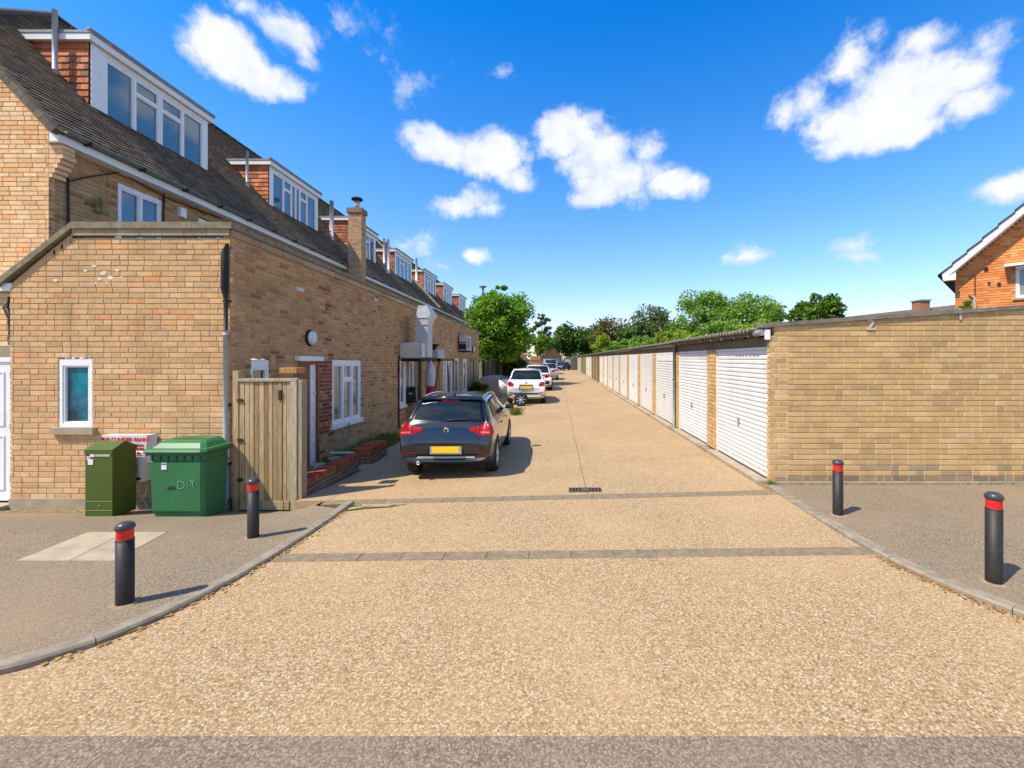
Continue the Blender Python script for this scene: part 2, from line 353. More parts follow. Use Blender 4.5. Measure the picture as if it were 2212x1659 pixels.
# ------------------------------------------------------------------ bricks
CO = .0838; BL = .251; MJ = .0115; MB_ = .0145; CAM = Vector((0, 0, H))
def brick_verts(L, h, dep=.09, ch=.0035):
    a = L/2
    P = []
    for (d, i) in ((-dep, 0), (-ch, 0), (0, ch)):
        P += [(-a+i, -d, i), (a-i, -d, i), (a-i, -d, h-i), (-a+i, -d, h-i)]
    fs = [(8,9,10,11)]
    for k in (0, 4):
        for j in range(4): fs.append((k+j, k+(j+1)%4, k+4+(j+1)%4, k+4+j))
    return P, fs
_bm = {}
def brick_mesh(L, h, tint, key):
    k = (round(L, 2), round(h, 3), key)
    if k not in _bm:
        mb = MB(); mb.tint = tint; P, fs = brick_verts(k[0], h); mb.quadv(P, fs); _bm[k] = mb.mesh('brick', M_brick)
    return _bm[k]
class Bricks:
    """all bricks of one thing; the 300 nearest become objects, the rest one 'stuff' part"""
    def __init__(s, parent): s.parent = parent; s.items = []; s.palcache = {}
    def wall(s, fr, L, v0, top, holes=(), pal=PAL_EXT, thick=.1, course=CO, blen=BL, mortar=None, back=True, name='wall', topfn=None, special=None, parent=None, step=.03):
        back_mb = MB(); nrow = int(math.ceil((top - v0) / course)); h = course - MB_; hd = (blen - MJ) / 2
        for i in range(nrow):
            a = v0 + i*course; b = a + course
            ivs = []
            if topfn is None:
                ivs = [(0, L)] if a + h*.5 < top else []
            else:
                x = 0; cur = None
                while x <= L + 1e-6:
                    ok = topfn(x) >= a + course*.6
                    if ok and cur is None: cur = x
                    if not ok and cur is not None: ivs.append((cur, x)); cur = None
                    x += step
                if cur is not None: ivs.append((cur, L))
            for (h0, h1, g0, g1) in holes:
                if g0 < a + h*.6 and g1 > a + h*.4:
                    nv = []
                    for (p, q) in ivs:
                        if h1 <= p or h0 >= q: nv.append((p, q)); continue
                        if h0 > p: nv.append((p, h0))
                        if h1 < q: nv.append((h1, q))
                    ivs = nv
            for (p, q) in ivs:
                back_mb.fbox(fr, p + .003, q - .003, a + .001, a + h - .001, -thick, -.004); back_mb.fbox(fr, p + .003, q - .003, a + h - .001, b + .001, -thick, -.014)
                # lay bricks from one long running course so that bonds line up across openings
            x = (-.25*blen if i % 2 else -.75*blen) - (blen*.5 if rnd() < .1 else 0)
            while x < L:
                ln = (blen - MJ) if rnd() > .24 else hd
                x0, x1 = x, x + ln; x = x1 + MJ
                for (p, q) in ivs:
                    c0, c1 = max(x0, p), min(x1, q)
                    if c1 - c0 > .035:
                        col = special(.5*(c0+c1), a + h*.5) if special else None
                        s.items.append((fr, .5*(c0+c1), a, c1 - c0, h, col or pick(pal), parent, rnd()*.004))
        if back: return back_mb.build(name, mortar or M_mortar, parent or s.parent)
    def finish(s, limit=300):
        def size(it):
            p = it[0].p(it[1], it[2]); d = p - CAM
            if d.y < .5: return 1e9
            x = d.x/d.y*F + PX; y = PY - d.z/d.y*F
            vis = -20 < x < 2232 and -20 < y < 1680
            fac = abs(it[0].n.dot(d.normalized()))
            return (d.length / math.sqrt(max(fac, .03))) * (1 if vis else 50) / math.sqrt(max(.3, it[3]/BL))
        s.items.sort(key=size)
        root_loc = s.parent.location
        for it in s.items[:limit]:
            fr, u, v, L, h, col, par, prd = it
            key = random.randrange(3); ck = tuple(round(c, 2) for c in col)
            me = brick_mesh(L, h, col, ck)
            o = D.objects.new('brick', me)
            n = fr.n; ux = fr.u
            M = Matrix(((ux.x, -n.x, 0, 0), (ux.y, -n.y, 0, 0), (ux.z, -n.z, 1, 0), (0, 0, 0, 1)))
            p = fr.p(u, v, prd); M.translation = p
            link(o, s.parent); o.matrix_basis = M
        if len(s.items) > limit:
            nn = len(s.items) - limit; P0, fs = None, None
            mb = MB()
            for it in s.items[limit:]:
                fr, u, v, L, h, col, par, prd = it
                P, fs = brick_verts(L, h)
                mb.tint = col
                mb.quadv([fr.p(u + a, v + c, prd - b) for (a, b, c) in P], fs)
            o = mb.build('brickwork', M_brick, s.parent); o['kind'] = 'stuff'

def window(parent, fr, u0, u1, v0, v1, cols=2, glass=None, name='window', inset=-.05, sill=None, tops=(), bars=.055, sillmat=None, panes=None, head=.0, mat_=None):
    """upvc window: outer frame, mullions, panes; tops = columns with a small top light"""
    glass = glass or M_glass; mb = MB(); d0, d1 = inset - .05, inset + .02
    b = bars
    mb.fbox(fr, u0, u0+b, v0, v1, d0, d1); mb.fbox(fr, u1-b, u1, v0, v1, d0, d1)
    mb.fbox(fr, u0+b, u1-b, v1-b-head, v1, d0, d1); mb.fbox(fr, u0+b, u1-b, v0, v0+b, d0, d1)
    W = (u1 - u0 - 2*b); ws = cols if isinstance(cols, (list, tuple)) else [1]*cols; tot = sum(ws)
    x = u0 + b; cells = []
    for i, q in enumerate(ws):
        x1 = x + W*q/tot
        a0 = x + (0 if i == 0 else b*.5); a1 = x1 - (0 if i == len(ws)-1 else b*.5)
        if i: mb.fbox(fr, x - b*.5, x + b*.5, v0+b, v1-b-head, d0, d1+.004)
        if i in tops:
            vm = v1 - b - head - (v1-v0)*.24
            mb.fbox(fr, a0, a1, vm - b*.6, vm + b*.6, d0, d1+.006)
            cells += [(a0, a1, v0+b, vm-b*.6), (a0, a1, vm+b*.6, v1-b-head)]
        else: cells.append((a0, a1, v0+b, v1-b-head))
        x = x1
    f = mb.build(name, mat_ or M_upvc, parent)
    fb = .028
    for (a0, a1, c0, c1) in cells:
        s2 = MB(); s2.fbox(fr, a0, a0+fb, c0, c1, d0, d1-.012); s2.fbox(fr, a1-fb, a1, c0, c1, d0, d1-.012)
        s2.fbox(fr, a0+fb, a1-fb, c0, c0+fb, d0, d1-.012); s2.fbox(fr, a0+fb, a1-fb, c1-fb, c1, d0, d1-.012)
        s2.build('sash', mat_ or M_upvc, f)
        p = MB(); p.fbox(fr, a0+fb, a1-fb, c0+fb, c1-fb, d0+.01, d0+.022); p.build('pane', glass, f)
    if sill:
        p = MB(); p.fbox(fr, u0-.07, u1+.07, v0-sill, v0-.002, -.1, .06); p.build('sill', sillmat or M_concrete, f)
    return f
# ------------------------------------------------------------------ ground
def lerp_tab(tab, x):
    if x <= tab[0][0]: return tab[0][1]
    for (a, p), (b, q) in zip(tab, tab[1:]):
        if x <= b: return p + (q-p)*(x-a)/(b-a)
    return tab[-1][1]
KY = [(2, 0), (4.45, .013), (6.4, .024), (8, .038), (12, .038), (60, .02)]
def G(x, y): return -lerp_tab(KY, y) * (3.3 - max(min(x, 3.3), -3.4))
def PLz(x, y):
    z = lerp_tab([(1.5, .05), (3.5, 0), (5, -.06), (6, -.25), (6.65, -.385), (9, -.30)], y)
    k = min(1, max(0, (-3.0 - x)/1.0)) if y < 5.6 else min(1, max(0, (-3.35 - x)/.6)); return (G(x, y) + .035)*(1-k) + z*k
def PRz(x, y): return lerp_tab([(1.5, .04), (3.5, .04), (5, .035), (6.75, .002), (9, .002)], y)
LK = [(-40, 2.15), (-8, 2.25), (-5.2, 2.32), (-4.2, 2.42), (-3.7, 2.56), (-3.37, 2.75), (-3.15, 3.02), (-3.02, 3.35), (-2.93, 3.8), (-2.89, 4.3), (-2.88, 4.9), (-2.90, 5.6), (-2.95, 6.25)]
RK = [(40, 2.2), (8, 2.3), (5.2, 2.38), (4.4, 2.55), (3.9, 2.82), (3.52, 3.2), (3.32, 3.62), (3.19, 4.1), (3.15, 4.6), (3.15, 5.2), (3.17, 5.8), (3.22, 6.62)]
def kx(K, y):
    pts = sorted((b, a) for a, b in K); return lerp_tab(pts, y)

def sheet(name, mat_, xs_fn, ys, zf, nx=40, parent=None, kind='structure'):
    V = []; fs = []
    for y in ys:
        x0, x1 = xs_fn(y)
        for i in range(nx+1):
            x = x0 + (x1-x0)*i/nx; V.append((x, y, zf(x, y)))
    for j in range(len(ys)-1):
        for i in range(nx): a = j*(nx+1)+i; fs.append((a, a+1, a+nx+2, a+nx+1))
    mb = MB(); mb.smooth = True; mb.quadv(V, fs); o = mb.build(name, mat_, parent)
    if kind: o['kind'] = kind
    return o
def fr_range(a, b, n): return [a + (b-a)*i/n for i in range(n+1)]
def grassf(n):
    setb(n, n.mix(n.noise(n.pos, .4, 5), (.05, .09, .02, 1), (.12, .12, .05, 1)), .95, 0, .1)
M_field = mat('field_grass', grassf)
gb = MB(); gb.quadv([(-900, -300, -.75), (900, -300, -.75), (900, 1800, -.75), (-900, 1800, -.75)], [(0,1,2,3)])
gb.build('ground', M_field)['kind'] = 'structure'
sheet('street', M_street, lambda y: (-60, 60), [-12, 0, 2.225], lambda x, y: 0.0 - (0 if y > 1 else .0), 4)
lane_base = sheet('lane', M_earth, lambda y: (-60, 60) if y < 2.7 else ((kx(LK, y)-.1, kx(RK, y)+.1) if y < 6.6 else (-5.2, 3.4)), [2.226, 2.5, 2.69, 2.7, 3, 3.4, 3.8, 4.2, 4.6, 5, 5.5, 6, 6.3, 6.59, 6.6, 7, 7.5, 8, 9, 10, 12, 15, 20, 30, 45, 60, 85], lambda x, y: G(x, y) - .02, 40)
# concrete slabs of the lane, each a piece with open joints
def slab(x0f, x1f, y0, y1, ny=8, nx=10, m=M_lane, name='concrete_slab', dz=0, z_side=.02):
    ys = fr_range(y0, y1, ny); V = []; fs = []
    j = random.uniform(-.002, .002)
    for y in ys:
        a, b = x0f(y), x1f(y)
        for i in range(nx+1): x = a+(b-a)*i/nx; V.append((x, y, G(x, y)+dz+j))
    for q in range(ny):
        for i in range(nx): a = q*(nx+1)+i; fs.append((a, a+1, a+nx+2, a+nx+1))
    mb = MB(); mb.quadv(V, fs)
    rim = [V[i] for i in range(nx+1)] + [V[q*(nx+1)+nx] for q in range(1, ny+1)] + [V[ny*(nx+1)+i] for i in range(nx-1, -1, -1)] + [V[q*(nx+1)] for q in range(ny-1, 0, -1)]
    n = len(rim); mb.quadv(rim + [(x, y, z-.16) for x, y, z in rim], [(i, i+n, (i+1) % n + n, (i+1) % n) for i in range(n)])
    return mb.build(name, m, lane_base)
kl = lambda y: kx(LK, y) + .003
kr = lambda y: kx(RK, y) - .003
mo = slab(lambda y: -6, lambda y: 6, 2.226, 2.31, 1, 900); slab(lambda y: -24, lambda y: -6.003, 2.226, 2.31, 1, 8); slab(lambda y: 6.003, lambda y: 24, 2.226, 2.31, 1, 8)
for v_ in mo.data.vertices:
    if v_.co.y < 2.23: v_.co.y -= .003 + .012*rnd()*rnd(); v_.co.z += .003
slab(kl, kr, 2.312, 4.29, 24, 24)
slab(kl, kr, 4.475, 6.19, 10, 16)
for (a, b) in ((6.405, 9.5), (9.508, 13.1), (13.108, 16.5), (16.51, 20), (20.01, 24), (24.02, 29), (29.02, 36), (36.02, 46), (46.02, 60), (60.02, 84)):
    slab(lambda y: -3.42, lambda y: .436, a, b, 6, 8); slab(lambda y: .445, lambda y: 3.10, a, b, 6, 8)
    slab(lambda y: -3.89 if y < 9.95 else -5.04, lambda y: -3.43, a, b, 6, 4)
# block strips across the lane
def strip(y0l, y0r, wdt, x0, x1, n):
    for i in range(n):
        a = x0 + (x1-x0)*i/n + .0015; b = x0 + (x1-x0)*(i+1)/n - .0015
        f = lambda x: y0l + (y0r-y0l)*(x-x0)/(x1-x0)
        j = random.uniform(.001, .006)
        P = []
        for z in (-.05, j - .004, j):
            e = .004 if z == j else 0
            P += [(a+e, f(a)+e, G(a, f(a))+z), (b-e, f(b)+e, G(b, f(b))+z), (b-e, f(b)+wdt-e, G(b, f(b))+z), (a+e, f(a)+wdt-e, G(a, f(a))+z)]
        mb = MB(); mb.quadv(P, [(8,9,10,11)] + [(k+q, k+(q+1)%4, k+4+(q+1)%4, k+4+q) for k in (0, 4) for q in range(4)])
        mb.build('paving_block', M_sett, lane_base)
strip(4.30, 4.295, .17, kx(LK, 4.35)+.01, kx(RK, 4.35)-.01, 14)
strip(6.20, 6.20, .19, -3.42, 3.12, 15)
# drain grate
dg = thing('drain_grate', 'small rusty grey drain grate set in the tan lane just beyond the far paving strip', 'drain grate', (.42, 6.62, G(.42, 6.62)+.004))
M_iron = simple('rusty_iron', (.12, .095, .075), .7, .4, var=.4, scale=30)
mb = MB(); g0 = .0
mb.box(-.24, .24, -.09, .09, .001, .004); mb.build('pit', simple('pit_black', (.012, .01, .008), .95), dg)
mb = MB(); mb.box(-.25, .25, -.10, -.085, 0, .012); mb.box(-.25, .25, .085, .10, 0, .012); mb.box(-.25, -.235, -.085, .085, 0, .012); mb.box(.235, .25, -.085, .085, 0, .012); mb.build('frame', M_iron, dg)
for i in range(9):
    if i == 4: continue
    mb = MB(); x = -.2 + i*.05; mb.box(x-.011, x+.011, -.084, .084, .003, .011); mb.build('bar', M_iron, dg)
mb = MB(); mb.box(-.05, .05, -.06, .06, .003, .0115); mb.build('plate', M_iron, dg)

# pavements
ysL = [2.3, 2.4, 2.6, 2.8, 3, 3.3, 3.7, 4.2, 4.7, 5, 5.3, 5.6, 5.9, 6.2, 6.21, 6.45, 6.64, 6.74]
pv = sheet('pavement', M_tarmac, lambda y: (-26, kx(LK, y)-.12 if y < 6.2 else -3.5), ysL, PLz, 90)
ysR = [2.35, 2.5, 2.8, 3, 3.3, 3.7, 4.2, 4.7, 5.2, 5.8, 6.3, 6.62, 6.74]
pr = sheet('pavement', M_tarmac, lambda y: (kx(RK, y)+.12, 26), ysR, PRz, 60)
# kerb stones
def kerbs(K, sgn, zf, parent):
    pts = [Vector((a, b, 0)) for a, b in K][1:]
    dense = []
    for p, q in zip(pts, pts[1:]):
        n = max(1, int((q-p).length/.05)); dense += [p.lerp(q, i/n) for i in range(n)]
    dense.append(pts[-1])
    # smooth
    for _ in range(6): dense = [dense[0]] + [(dense[i-1]+dense[i]*2+dense[i+1])/4 for i in range(1, len(dense)-1)] + [dense[-1]]
    i = 0
    while i < len(dense)-2:
        j = i; d = 0; ln = random.uniform(.62, .92)
        while j < len(dense)-1 and d < ln: d += (dense[j+1]-dense[j]).length; j += 1
        seg = dense[i:j+1]; i = j
        if len(seg) < 2: break
        V = []; fs = []
        w_ = .125; dz = random.uniform(-.004, .004)
        for k, p in enumerate(seg):
            t = (seg[min(k+1, len(seg)-1)] - seg[max(k-1, 0)]).normalized(); nrm_ = Vector((-t.y, t.x, 0))*sgn
            e = .003 * (1 if k == 0 else (-1 if k == len(seg)-1 else 0)); p = p + t*e
            zt = max(zf(p.x + nrm_.x*w_, p.y), G(p.x, p.y)+.015) + .005 + dz
            for (off, z) in ((0, G(p.x, p.y)-.06), (0, zt-.016), (.014, zt), (w_-.006, zt), (w_, zt-.006), (w_, zt-.08)):
                q = p + nrm_*off; V.append((q.x, q.y, z))
        m = 6
        for k in range(len(seg)-1):
            for c in range(m-1): fs.append((k*m+c, k*m+c+1, (k+1)*m+c+1, (k+1)*m+c) if sgn < 0 else (k*m+c, (k+1)*m+c, (k+1)*m+c+1, k*m+c+1))
        fs.append(tuple(range(m))); fs.append(tuple((len(seg)-1)*m+c for c in range(m)))
        mb = MB(); mb.quadv(V, fs); mb.build('kerb_stone', M_kerb, parent)
kerbs(LK, 1, PLz, pv); kerbs(RK, -1, PRz, pr)
# pale access slabs let into the left pavement
def unproj(x, y, zf, it=12):
    z = 0
    for _ in range(it):
        Y = F*(H-z)/(y-PY); X = (x-PX)/F*Y; z = zf(X, Y)
    return X, Y, z
for (q, nm) in ((((35,1212),(150,1212),(272,1150),(190,1150)), 0), (((152,1212),(248,1212),(360,1150),(274,1150)), 1)):
    P = [unproj(a, b, PLz) for a, b in q]; V = [(a, b, c+.005) for a, b, c in P] + [(a, b, c-.03) for a, b, c in P]
    mb = MB(); mb.quadv(V, [(0,1,2,3), (0,4,5,1), (1,5,6,2), (2,6,7,3), (3,7,4,0)]); mb.build('access_slab', M_concrete, pv)

# ------------------------------------------------------------------ rear extension (left, one storey)
EX, EY = -5.06, 6.65
SL = -.0155                                              # the terrace steps down slightly along the lane
ext = thing('rear_extension', 'one storey tan brick rear extension with flat coping along the left of the lane', 'building', (-6.8, 6.65, -.4), world_coords=True)
BK = Bricks(ext)
fF = Frame((-8.46, EY, 0), (1, 0, 0), (0, -1, 0)); LF = EX + 8.46
def toplF(u):
    X = -8.46 + u; return 3.86 if X > -7.5 else 3.86 - (-7.5 - X)*.80
win_h = (.74, 1.264, .885, 1.952)
def spF(u, v):
    pass
    return None
BK.wall(fF, LF, -.21 - CO*2, 3.95, [win_h], PAL_EXT, topfn=toplF, special=spF, name='front_wall')
mb = MB(); mb.tint = (.50, .33, .17); mb.quadv([fF.p(u, zz, d) for d in (-.004, -.09) for (u, zz) in ((0, 2.96), (.96, 3.72), (.96, 3.90), (0, 3.10))], [(0,1,2,3), (7,6,5,4)]); mb.build('raking_course', M_brick, ext)
mb = MB(); mb.fbox(fF, 0, LF-.28, -.55, -.205, -.1, .02); mb.build('plinth', M_concrete, ext)
M_flake = simple('old_white_paint', (.66, .62, .54), .8, var=.2, scale=40)
for (x_, y_, s_) in ((205, 575, .05), (225, 590, .055), (240, 600, .06), (215, 603, .045), (185, 585, .03), (252, 583, .04), (208, 612, .03), (255, 512, .06), (120, 606, .045), (262, 599, .03), (232, 611, .025)):
    X_ = (x_-PX)/F*EY; Z_ = H + (PY-y_)/F*EY; P = []
    for k in range(7):
        an = 2*math.pi*k/7; rr = s_*random.uniform(.45, 1.1); P.append((X_ + rr*math.cos(an)*1.2, EY-.0045, Z_ + rr*math.sin(an)*.6))
    mb = MB(); mb.quadv(P, [tuple(range(7))]); mb.build('paint_flake', M_flake, ext)
window(ext, fF, win_h[0], win_h[1], .895, 1.95, 1, M_glass_teal, sill=.105, sillmat=M_concrete, head=.05, inset=-.03)
fS = Frame((EX, EY, 0), Vector((0, 1, SL)), (1, 0, 0)); LS = 27.6 - EY
def ys(x): return EX*-1*F/(PX-x) - EY          # distance along the side wall of a photo column
door_s = (8.40-EY, 9.12-EY, -.5, 1.93)
# (u0,u1,v0,v1) ; v measured above the sloping datum
def vz(z, u): return z - SL*u
w_small = (ys(543), ys(585), .8, 1.94+.01); w_big = (ys(717), ys(778), .50, 1.98)
w3 = (ys(862), ys(875), .55, 2.06); w4 = (ys(883), ys(893), .62, 2.06); d5 = (ys(901), ys(911), -.6, 2.1)
d6 = (ys(924), ys(935), -.6, 2.1); w7 = (ys(957), ys(964), .3, 2.15); w8 = (ys(968), ys(976), .3, 2.15)
d9 = (ys(982), ys(989.5), -.6, 2.2); w10 = (ys(999.7), ys(1007.6), .4, 2.2); d11 = (ys(1016), ys(1024), -.6, 2.2)
holes = [w_small, door_s, w_big, w3, w4, d5, d6, w7, w8, d9, w10, d11]
def spS(u, v):
    Y = u + EY
    if 9.15 < Y < 9.62 and .35 < v < 1.98 and rnd() < .85: return pick(PAL_OLDRED)
    if 9.12 < Y < 9.7 and rnd() < .12: return pick(PAL_OLDRED)
    if 2.5 < v and rnd() < .004: return (.60, .56, .48)
    return None
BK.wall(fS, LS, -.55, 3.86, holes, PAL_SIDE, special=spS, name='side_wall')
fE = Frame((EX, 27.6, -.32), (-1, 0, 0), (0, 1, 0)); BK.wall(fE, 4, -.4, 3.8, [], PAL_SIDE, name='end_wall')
# soldier course under coping, coping stones
cop = MB()
x = -8.62; ptsT = [(-8.62, 3.06), (-7.47, 3.955), (EX+.06, 3.955)]
def zT(x): return ptsT[0][1] + (x+8.62)*(3.955-3.06)/1.15 if x < -7.47 else 3.955
seg = [-8.62, -8.2, -7.84, -7.47] + [-7.47 + (EX+.06+7.47)*i/4 for i in range(1, 5)]
for a, b in zip(seg, seg[1:]):
    mb = MB(); P = []
    for yy in (EY-.055, EY+.22):
        for (xx, dz) in ((a+.003, 0), (b-.003, 0), (b-.003, .1), (a+.003, .1)): P.append((xx, yy, zT(xx)+dz-.005))
    mb.quadv(P, [(0,1,2,3), (7,6,5,4), (0,4,5,1), (3,2,6,7), (1,5,6,2), (0,3,7,4)]); mb.build('coping_stone', M_coping, ext)
n = 24
for i in range(n):
    a = EY + .225 + (27.7-EY-.225)*i/n + .004; b = EY + .225 + (27.7-EY-.225)*(i+1)/n - .004
    z0, z1 = 3.95 + SL*(a-EY), 3.95 + SL*(b-EY); mb = MB()
    P = [(xx, yy, zz+dz) for (yy, zz) in ((a, z0), (b, z1)) for (xx, dz) in ((EX-.22, 0), (EX+.06, 0), (EX+.06, .09), (EX-.22, .09))]
    mb.quadv(P, [(3,2,1,0), (4,5,6,7), (0,1,5,4), (1,2,6,5), (2,3,7,6), (3,0,4,7)]); mb.build('coping_stone', M_coping, ext)
# projecting brick course just below the coping
for i in range(34):
    a = i*(LS/34); mb = MB(); mb.tint = pick([((.42,.34,.22), 3), ((.34,.26,.17), 2), ((.50,.41,.28), 1)])
    mb.fbox(fS, a+.004, a+LS/34-.008, 3.84, 3.945, -.09, .03); mb.build('ledge_block', M_brick, ext)
for i in range(7):
    a = .98 + i*(LF-.98)/7; mb = MB(); mb.tint = pick([((.40,.32,.20), 3), ((.34,.26,.17), 2)])
    mb.fbox(fF, a+.004, a+(LF-.98)/7-.004, 3.85, 3.948, -.09, .028); mb.build('ledge_block', M_brick, ext)
M_felt = simple('roof_felt', (.10, .10, .095), .95, var=.3)
mb = MB(); mb.quadv([(-7.55, EY+.1, 3.80), (EX-.1, EY+.1, 3.80), (EX-.1, 27.5, 3.46), (-9.1, 27.5, 3.46), (-9.1, 9.0, 3.76), (-8.4, 7.66, 3.3)], [(0,1,2,3,4,5)]); mb.build('flat_roof', M_felt, ext)
# side wall openings
window(ext, fS, w_small[0]+.01, w_small[1]-.01, .9, 1.94, 1, M_glass_dark, head=.09)
wb = window(ext, fS, w_big[0]+.005, w_big[1]-.005, .52, 1.97, [1, 1, .9], M_glass_curtain, tops=(1,), sill=.11, sillmat=M_white, inset=-.01, head=.06)
M_rust = simple('brown_door_paint', (.24, .065, .022), .45, var=.25, scale=8)
M_dtimber = simple('orange_timber', (.36, .15, .05), .6, var=.25)
mb = MB(); mb.fbox(fS, door_s[0], door_s[0]+.05, -.30, 1.93, -.10, .012); mb.fbox(fS, door_s[1]-.07, door_s[1], -.32, 1.93, -.10, .012); mb.fbox(fS, door_s[0]+.05, door_s[1]-.07, 1.87, 1.93, -.10, .012)
dfr = mb.build('door_frame', M_rust, ext)
mb = MB(); mb.fbox(fS, door_s[0]+.05, door_s[1]-.27, -.28, 1.87, -.09, -.045); mb.build('door_leaf', M_rust, dfr)
mb = MB(); mb.fbox(fS, door_s[1]-.262, door_s[1]-.075, -.28, 1.87, -.085, -.028); dw = mb.build('white_door_stile', M_upvc, dfr)
for v in (.2, .75, 1.25, 1.6): mb = MB(); mb.fbox(fS, door_s[1]-.15, door_s[1]-.11, v, v+.05, -.03, .0); mb.build('hinge', M_steel, dfr)
mb = MB(); mb.fbox(fS, door_s[0]-.12, door_s[1]+.03, 1.94, 2.03, -.09, .09); mb.build('lintel_board', M_white, ext)
mb = MB(); mb.fbox(fS, door_s[0]-.2, door_s[1]+.35, -.5, -.26, -.05, .62); mb.build('door_step', simple('grey_step', (.22, .23, .23), .8, var=.2), ext)
def far_open(h, m, fm=M_upvc, nm='door'):
    mb = MB(); b = .07; v0, v1 = max(h[2], -.45), h[3]
    mb.fbox(fS, h[0], h[0]+b, v0, v1, -.1, .015); mb.fbox(fS, h[1]-b, h[1], v0, v1, -.1, .015); mb.fbox(fS, h[0]+b, h[1]-b, v1-b*1.5, v1, -.1, .015)
    o = mb.build(nm+'_frame' if nm == 'door' else nm, fm, ext); mb = MB(); mb.fbox(fS, h[0]+b, h[1]-b, v0, v1-b*1.5, -.09, -.05); mb.build('door_leaf' if nm == 'door' else 'pane', m, o); return o
M_darkdoor = simple('dark_door', (.02, .018, .022), .5)
window(ext, fS, w3[0], w3[1], w3[2], w3[3], 1, M_glass_curtain, inset=.0, sill=.08, sillmat=M_white, bars=.09)
window(ext, fS, w4[0], w4[1], w4[2], w4[3], 1, M_glass_curtain, inset=.0, bars=.09)
far_open(d5, simple('maroon_door', (.035, .012, .01), .5), simple('timber_frame', (.30, .22, .14), .7)); far_open(d6, M_darkdoor, M_timber_dark)
window(ext, fS, w7[0], w7[1], w7[2], w7[3], 1, M_glass_curtain, inset=0, bars=.12); window(ext, fS, w8[0], w8[1], w8[2], w8[3], 1, M_glass_curtain, inset=0, bars=.12)
far_open(d9, M_darkdoor); window(ext, fS, w10[0], w10[1], w10[2], w10[3], 1, M_glass, inset=0, bars=.14); far_open(d11, simple('pinkish_door', (.40, .25, .21), .6), M_timber_dark)
BK.finish(300)

# rain pipe on the corner of the extension
pp = thing('drainpipe', 'drainpipe at the corner of the brick extension, black above and grey below', 'drainpipe', (EX-.03, EY-.05, -.38))
zt = 3.72 + .38; zm = 2.38 + .38
mb = MB(); mb.smooth = True; mb.tube([(0, 0, zm-.03), (0, 0, zt-.85), (-.02, 0, zt-.7), (-.015, 0, zt-.15), (.01, .02, zt)], [.028, .028, .05, .052, .02], 12); mb.build('upper_pipe', M_blackpipe, pp)
mb = MB(); mb.smooth = True; mb.tube([(0, 0, .06), (0, 0, zm)], .035, 14); mb.tube([(0, 0, zm-.06), (0, 0, zm+.005)], .042, 14); mb.build('lower_pipe', M_greypipe, pp)
mb = MB(); mb.smooth = True; mb.lathe([(.07, -.02), (.075, .05), (.045, .11)], 14); mb.build('foot', M_concrete, pp)
mb = MB()
for z in (.7, 1.6, 3.2): mb.box(-.05, .05, .0, .05, z, z+.035)
mb.build('bracket', M_blackpipe, pp)
# round bulkhead light
rl = thing('wall_light', 'round white bulkhead light on the side wall above the brown door', 'wall light', (EX, 8.78, 2.37))
Mx = Matrix.Rotation(R(90), 4, 'Y')
mb = MB(); mb.smooth = True; mb.lathe([(.165, 0), (.165, .035), (.15, .05)], 28, Mx); mb.build('back_ring', M_blackpipe, rl)
mb = MB(); mb.smooth = True; mb.lathe([(.15, .04), (.145, .075), (.10, .105), (.05, .118), (.001, .12)], 28, Mx); mb.build('lens', simple('opal_lens', (.62, .64, .64), .25, var=.08), rl)
# second small light + AC etc. further along
rl2 = copy_tree(rl); rl2.location = (EX, 25.6, 2.5); rl2.scale = (1.2, 1.2, 1.2); rl2['label'] = 'small round white light at the far end of the brick side wall'
# drain pipe by the third window
pp2 = thing('wall_pipe', 'thin black pipe running down the brick wall beside the tall narrow white window', 'drainpipe', (EX+.035, 13.62, -.4))
mb = MB(); mb.smooth = True; mb.tube([(0, 0, 0), (0, 0, 2.45)], .024, 8); mb.build('pipe', M_blackpipe, pp2)
mb = MB(); mb.box(-.035, .03, -.03, .03, 1.2, 1.24); mb.box(-.035, .03, -.03, .03, 2.0, 2.04); mb.build('bracket', M_blackpipe, pp2)

# ------------------------------------------------------------------ porch wall and white door at far left
po = thing('side_porch', 'pale brick porch at the far left with a white door and stone lintel', 'porch', (-9.2, 6.75, -.4), world_coords=True)
BP = Bricks(po); fP = Frame((-11.2, 6.74, 0), (1, 0, 0), (0, -1, 0))
BP.wall(fP, 2.738, -.45, 3.0, [(1.78, 2.72, -.6, 2.08)], PAL_MAIN, name='porch_wall')
BP.finish(300)
mb = MB(); mb.fbox(fP, 1.62, 2.735, 1.98, 2.14, -.09, .012); mb.build('lintel', M_concrete, po)
mb = MB(); mb.fbox(fP, 1.78, 1.84, -.28, 1.975, -.1, .02); mb.fbox(fP, 2.665, 2.72, -.28, 1.975, -.1, .02); mb.fbox(fP, 1.84, 2.665, 1.90, 1.975, -.1, .02); f = mb.build('door_frame', M_upvc, po)
mb = MB(); mb.fbox(fP, 1.845, 2.66, -.27, 1.895, -.06, .0); dl = mb.build('door_leaf', M_upvc, f)
mb = MB()
for (a, b, c, d) in ((1.98, 2.54, .9, 1.75), (1.98, 2.54, -.1, .75)):
    mb.fbox(fP, a, b, c, c+.02, 0, .012); mb.fbox(fP, a, b, d-.02, d, 0, .012); mb.fbox(fP, a, a+.02, c+.02, d-.02, 0, .012); mb.fbox(fP, b-.02, b, c+.02, d-.02, 0, .012)
mb.build('door_moulding', M_upvc, f)
for v in (.02, .85, 1.65): mb = MB(); mb.fbox(fP, 2.655, 2.68, v, v+.09, -.01, .03); mb.build('hinge', M_lead, f)
mb = MB(); mb.fbox(fP, 1.5, 2.73, -.45, -.3, 0, .35); mb.build('door_step', M_concrete, po)
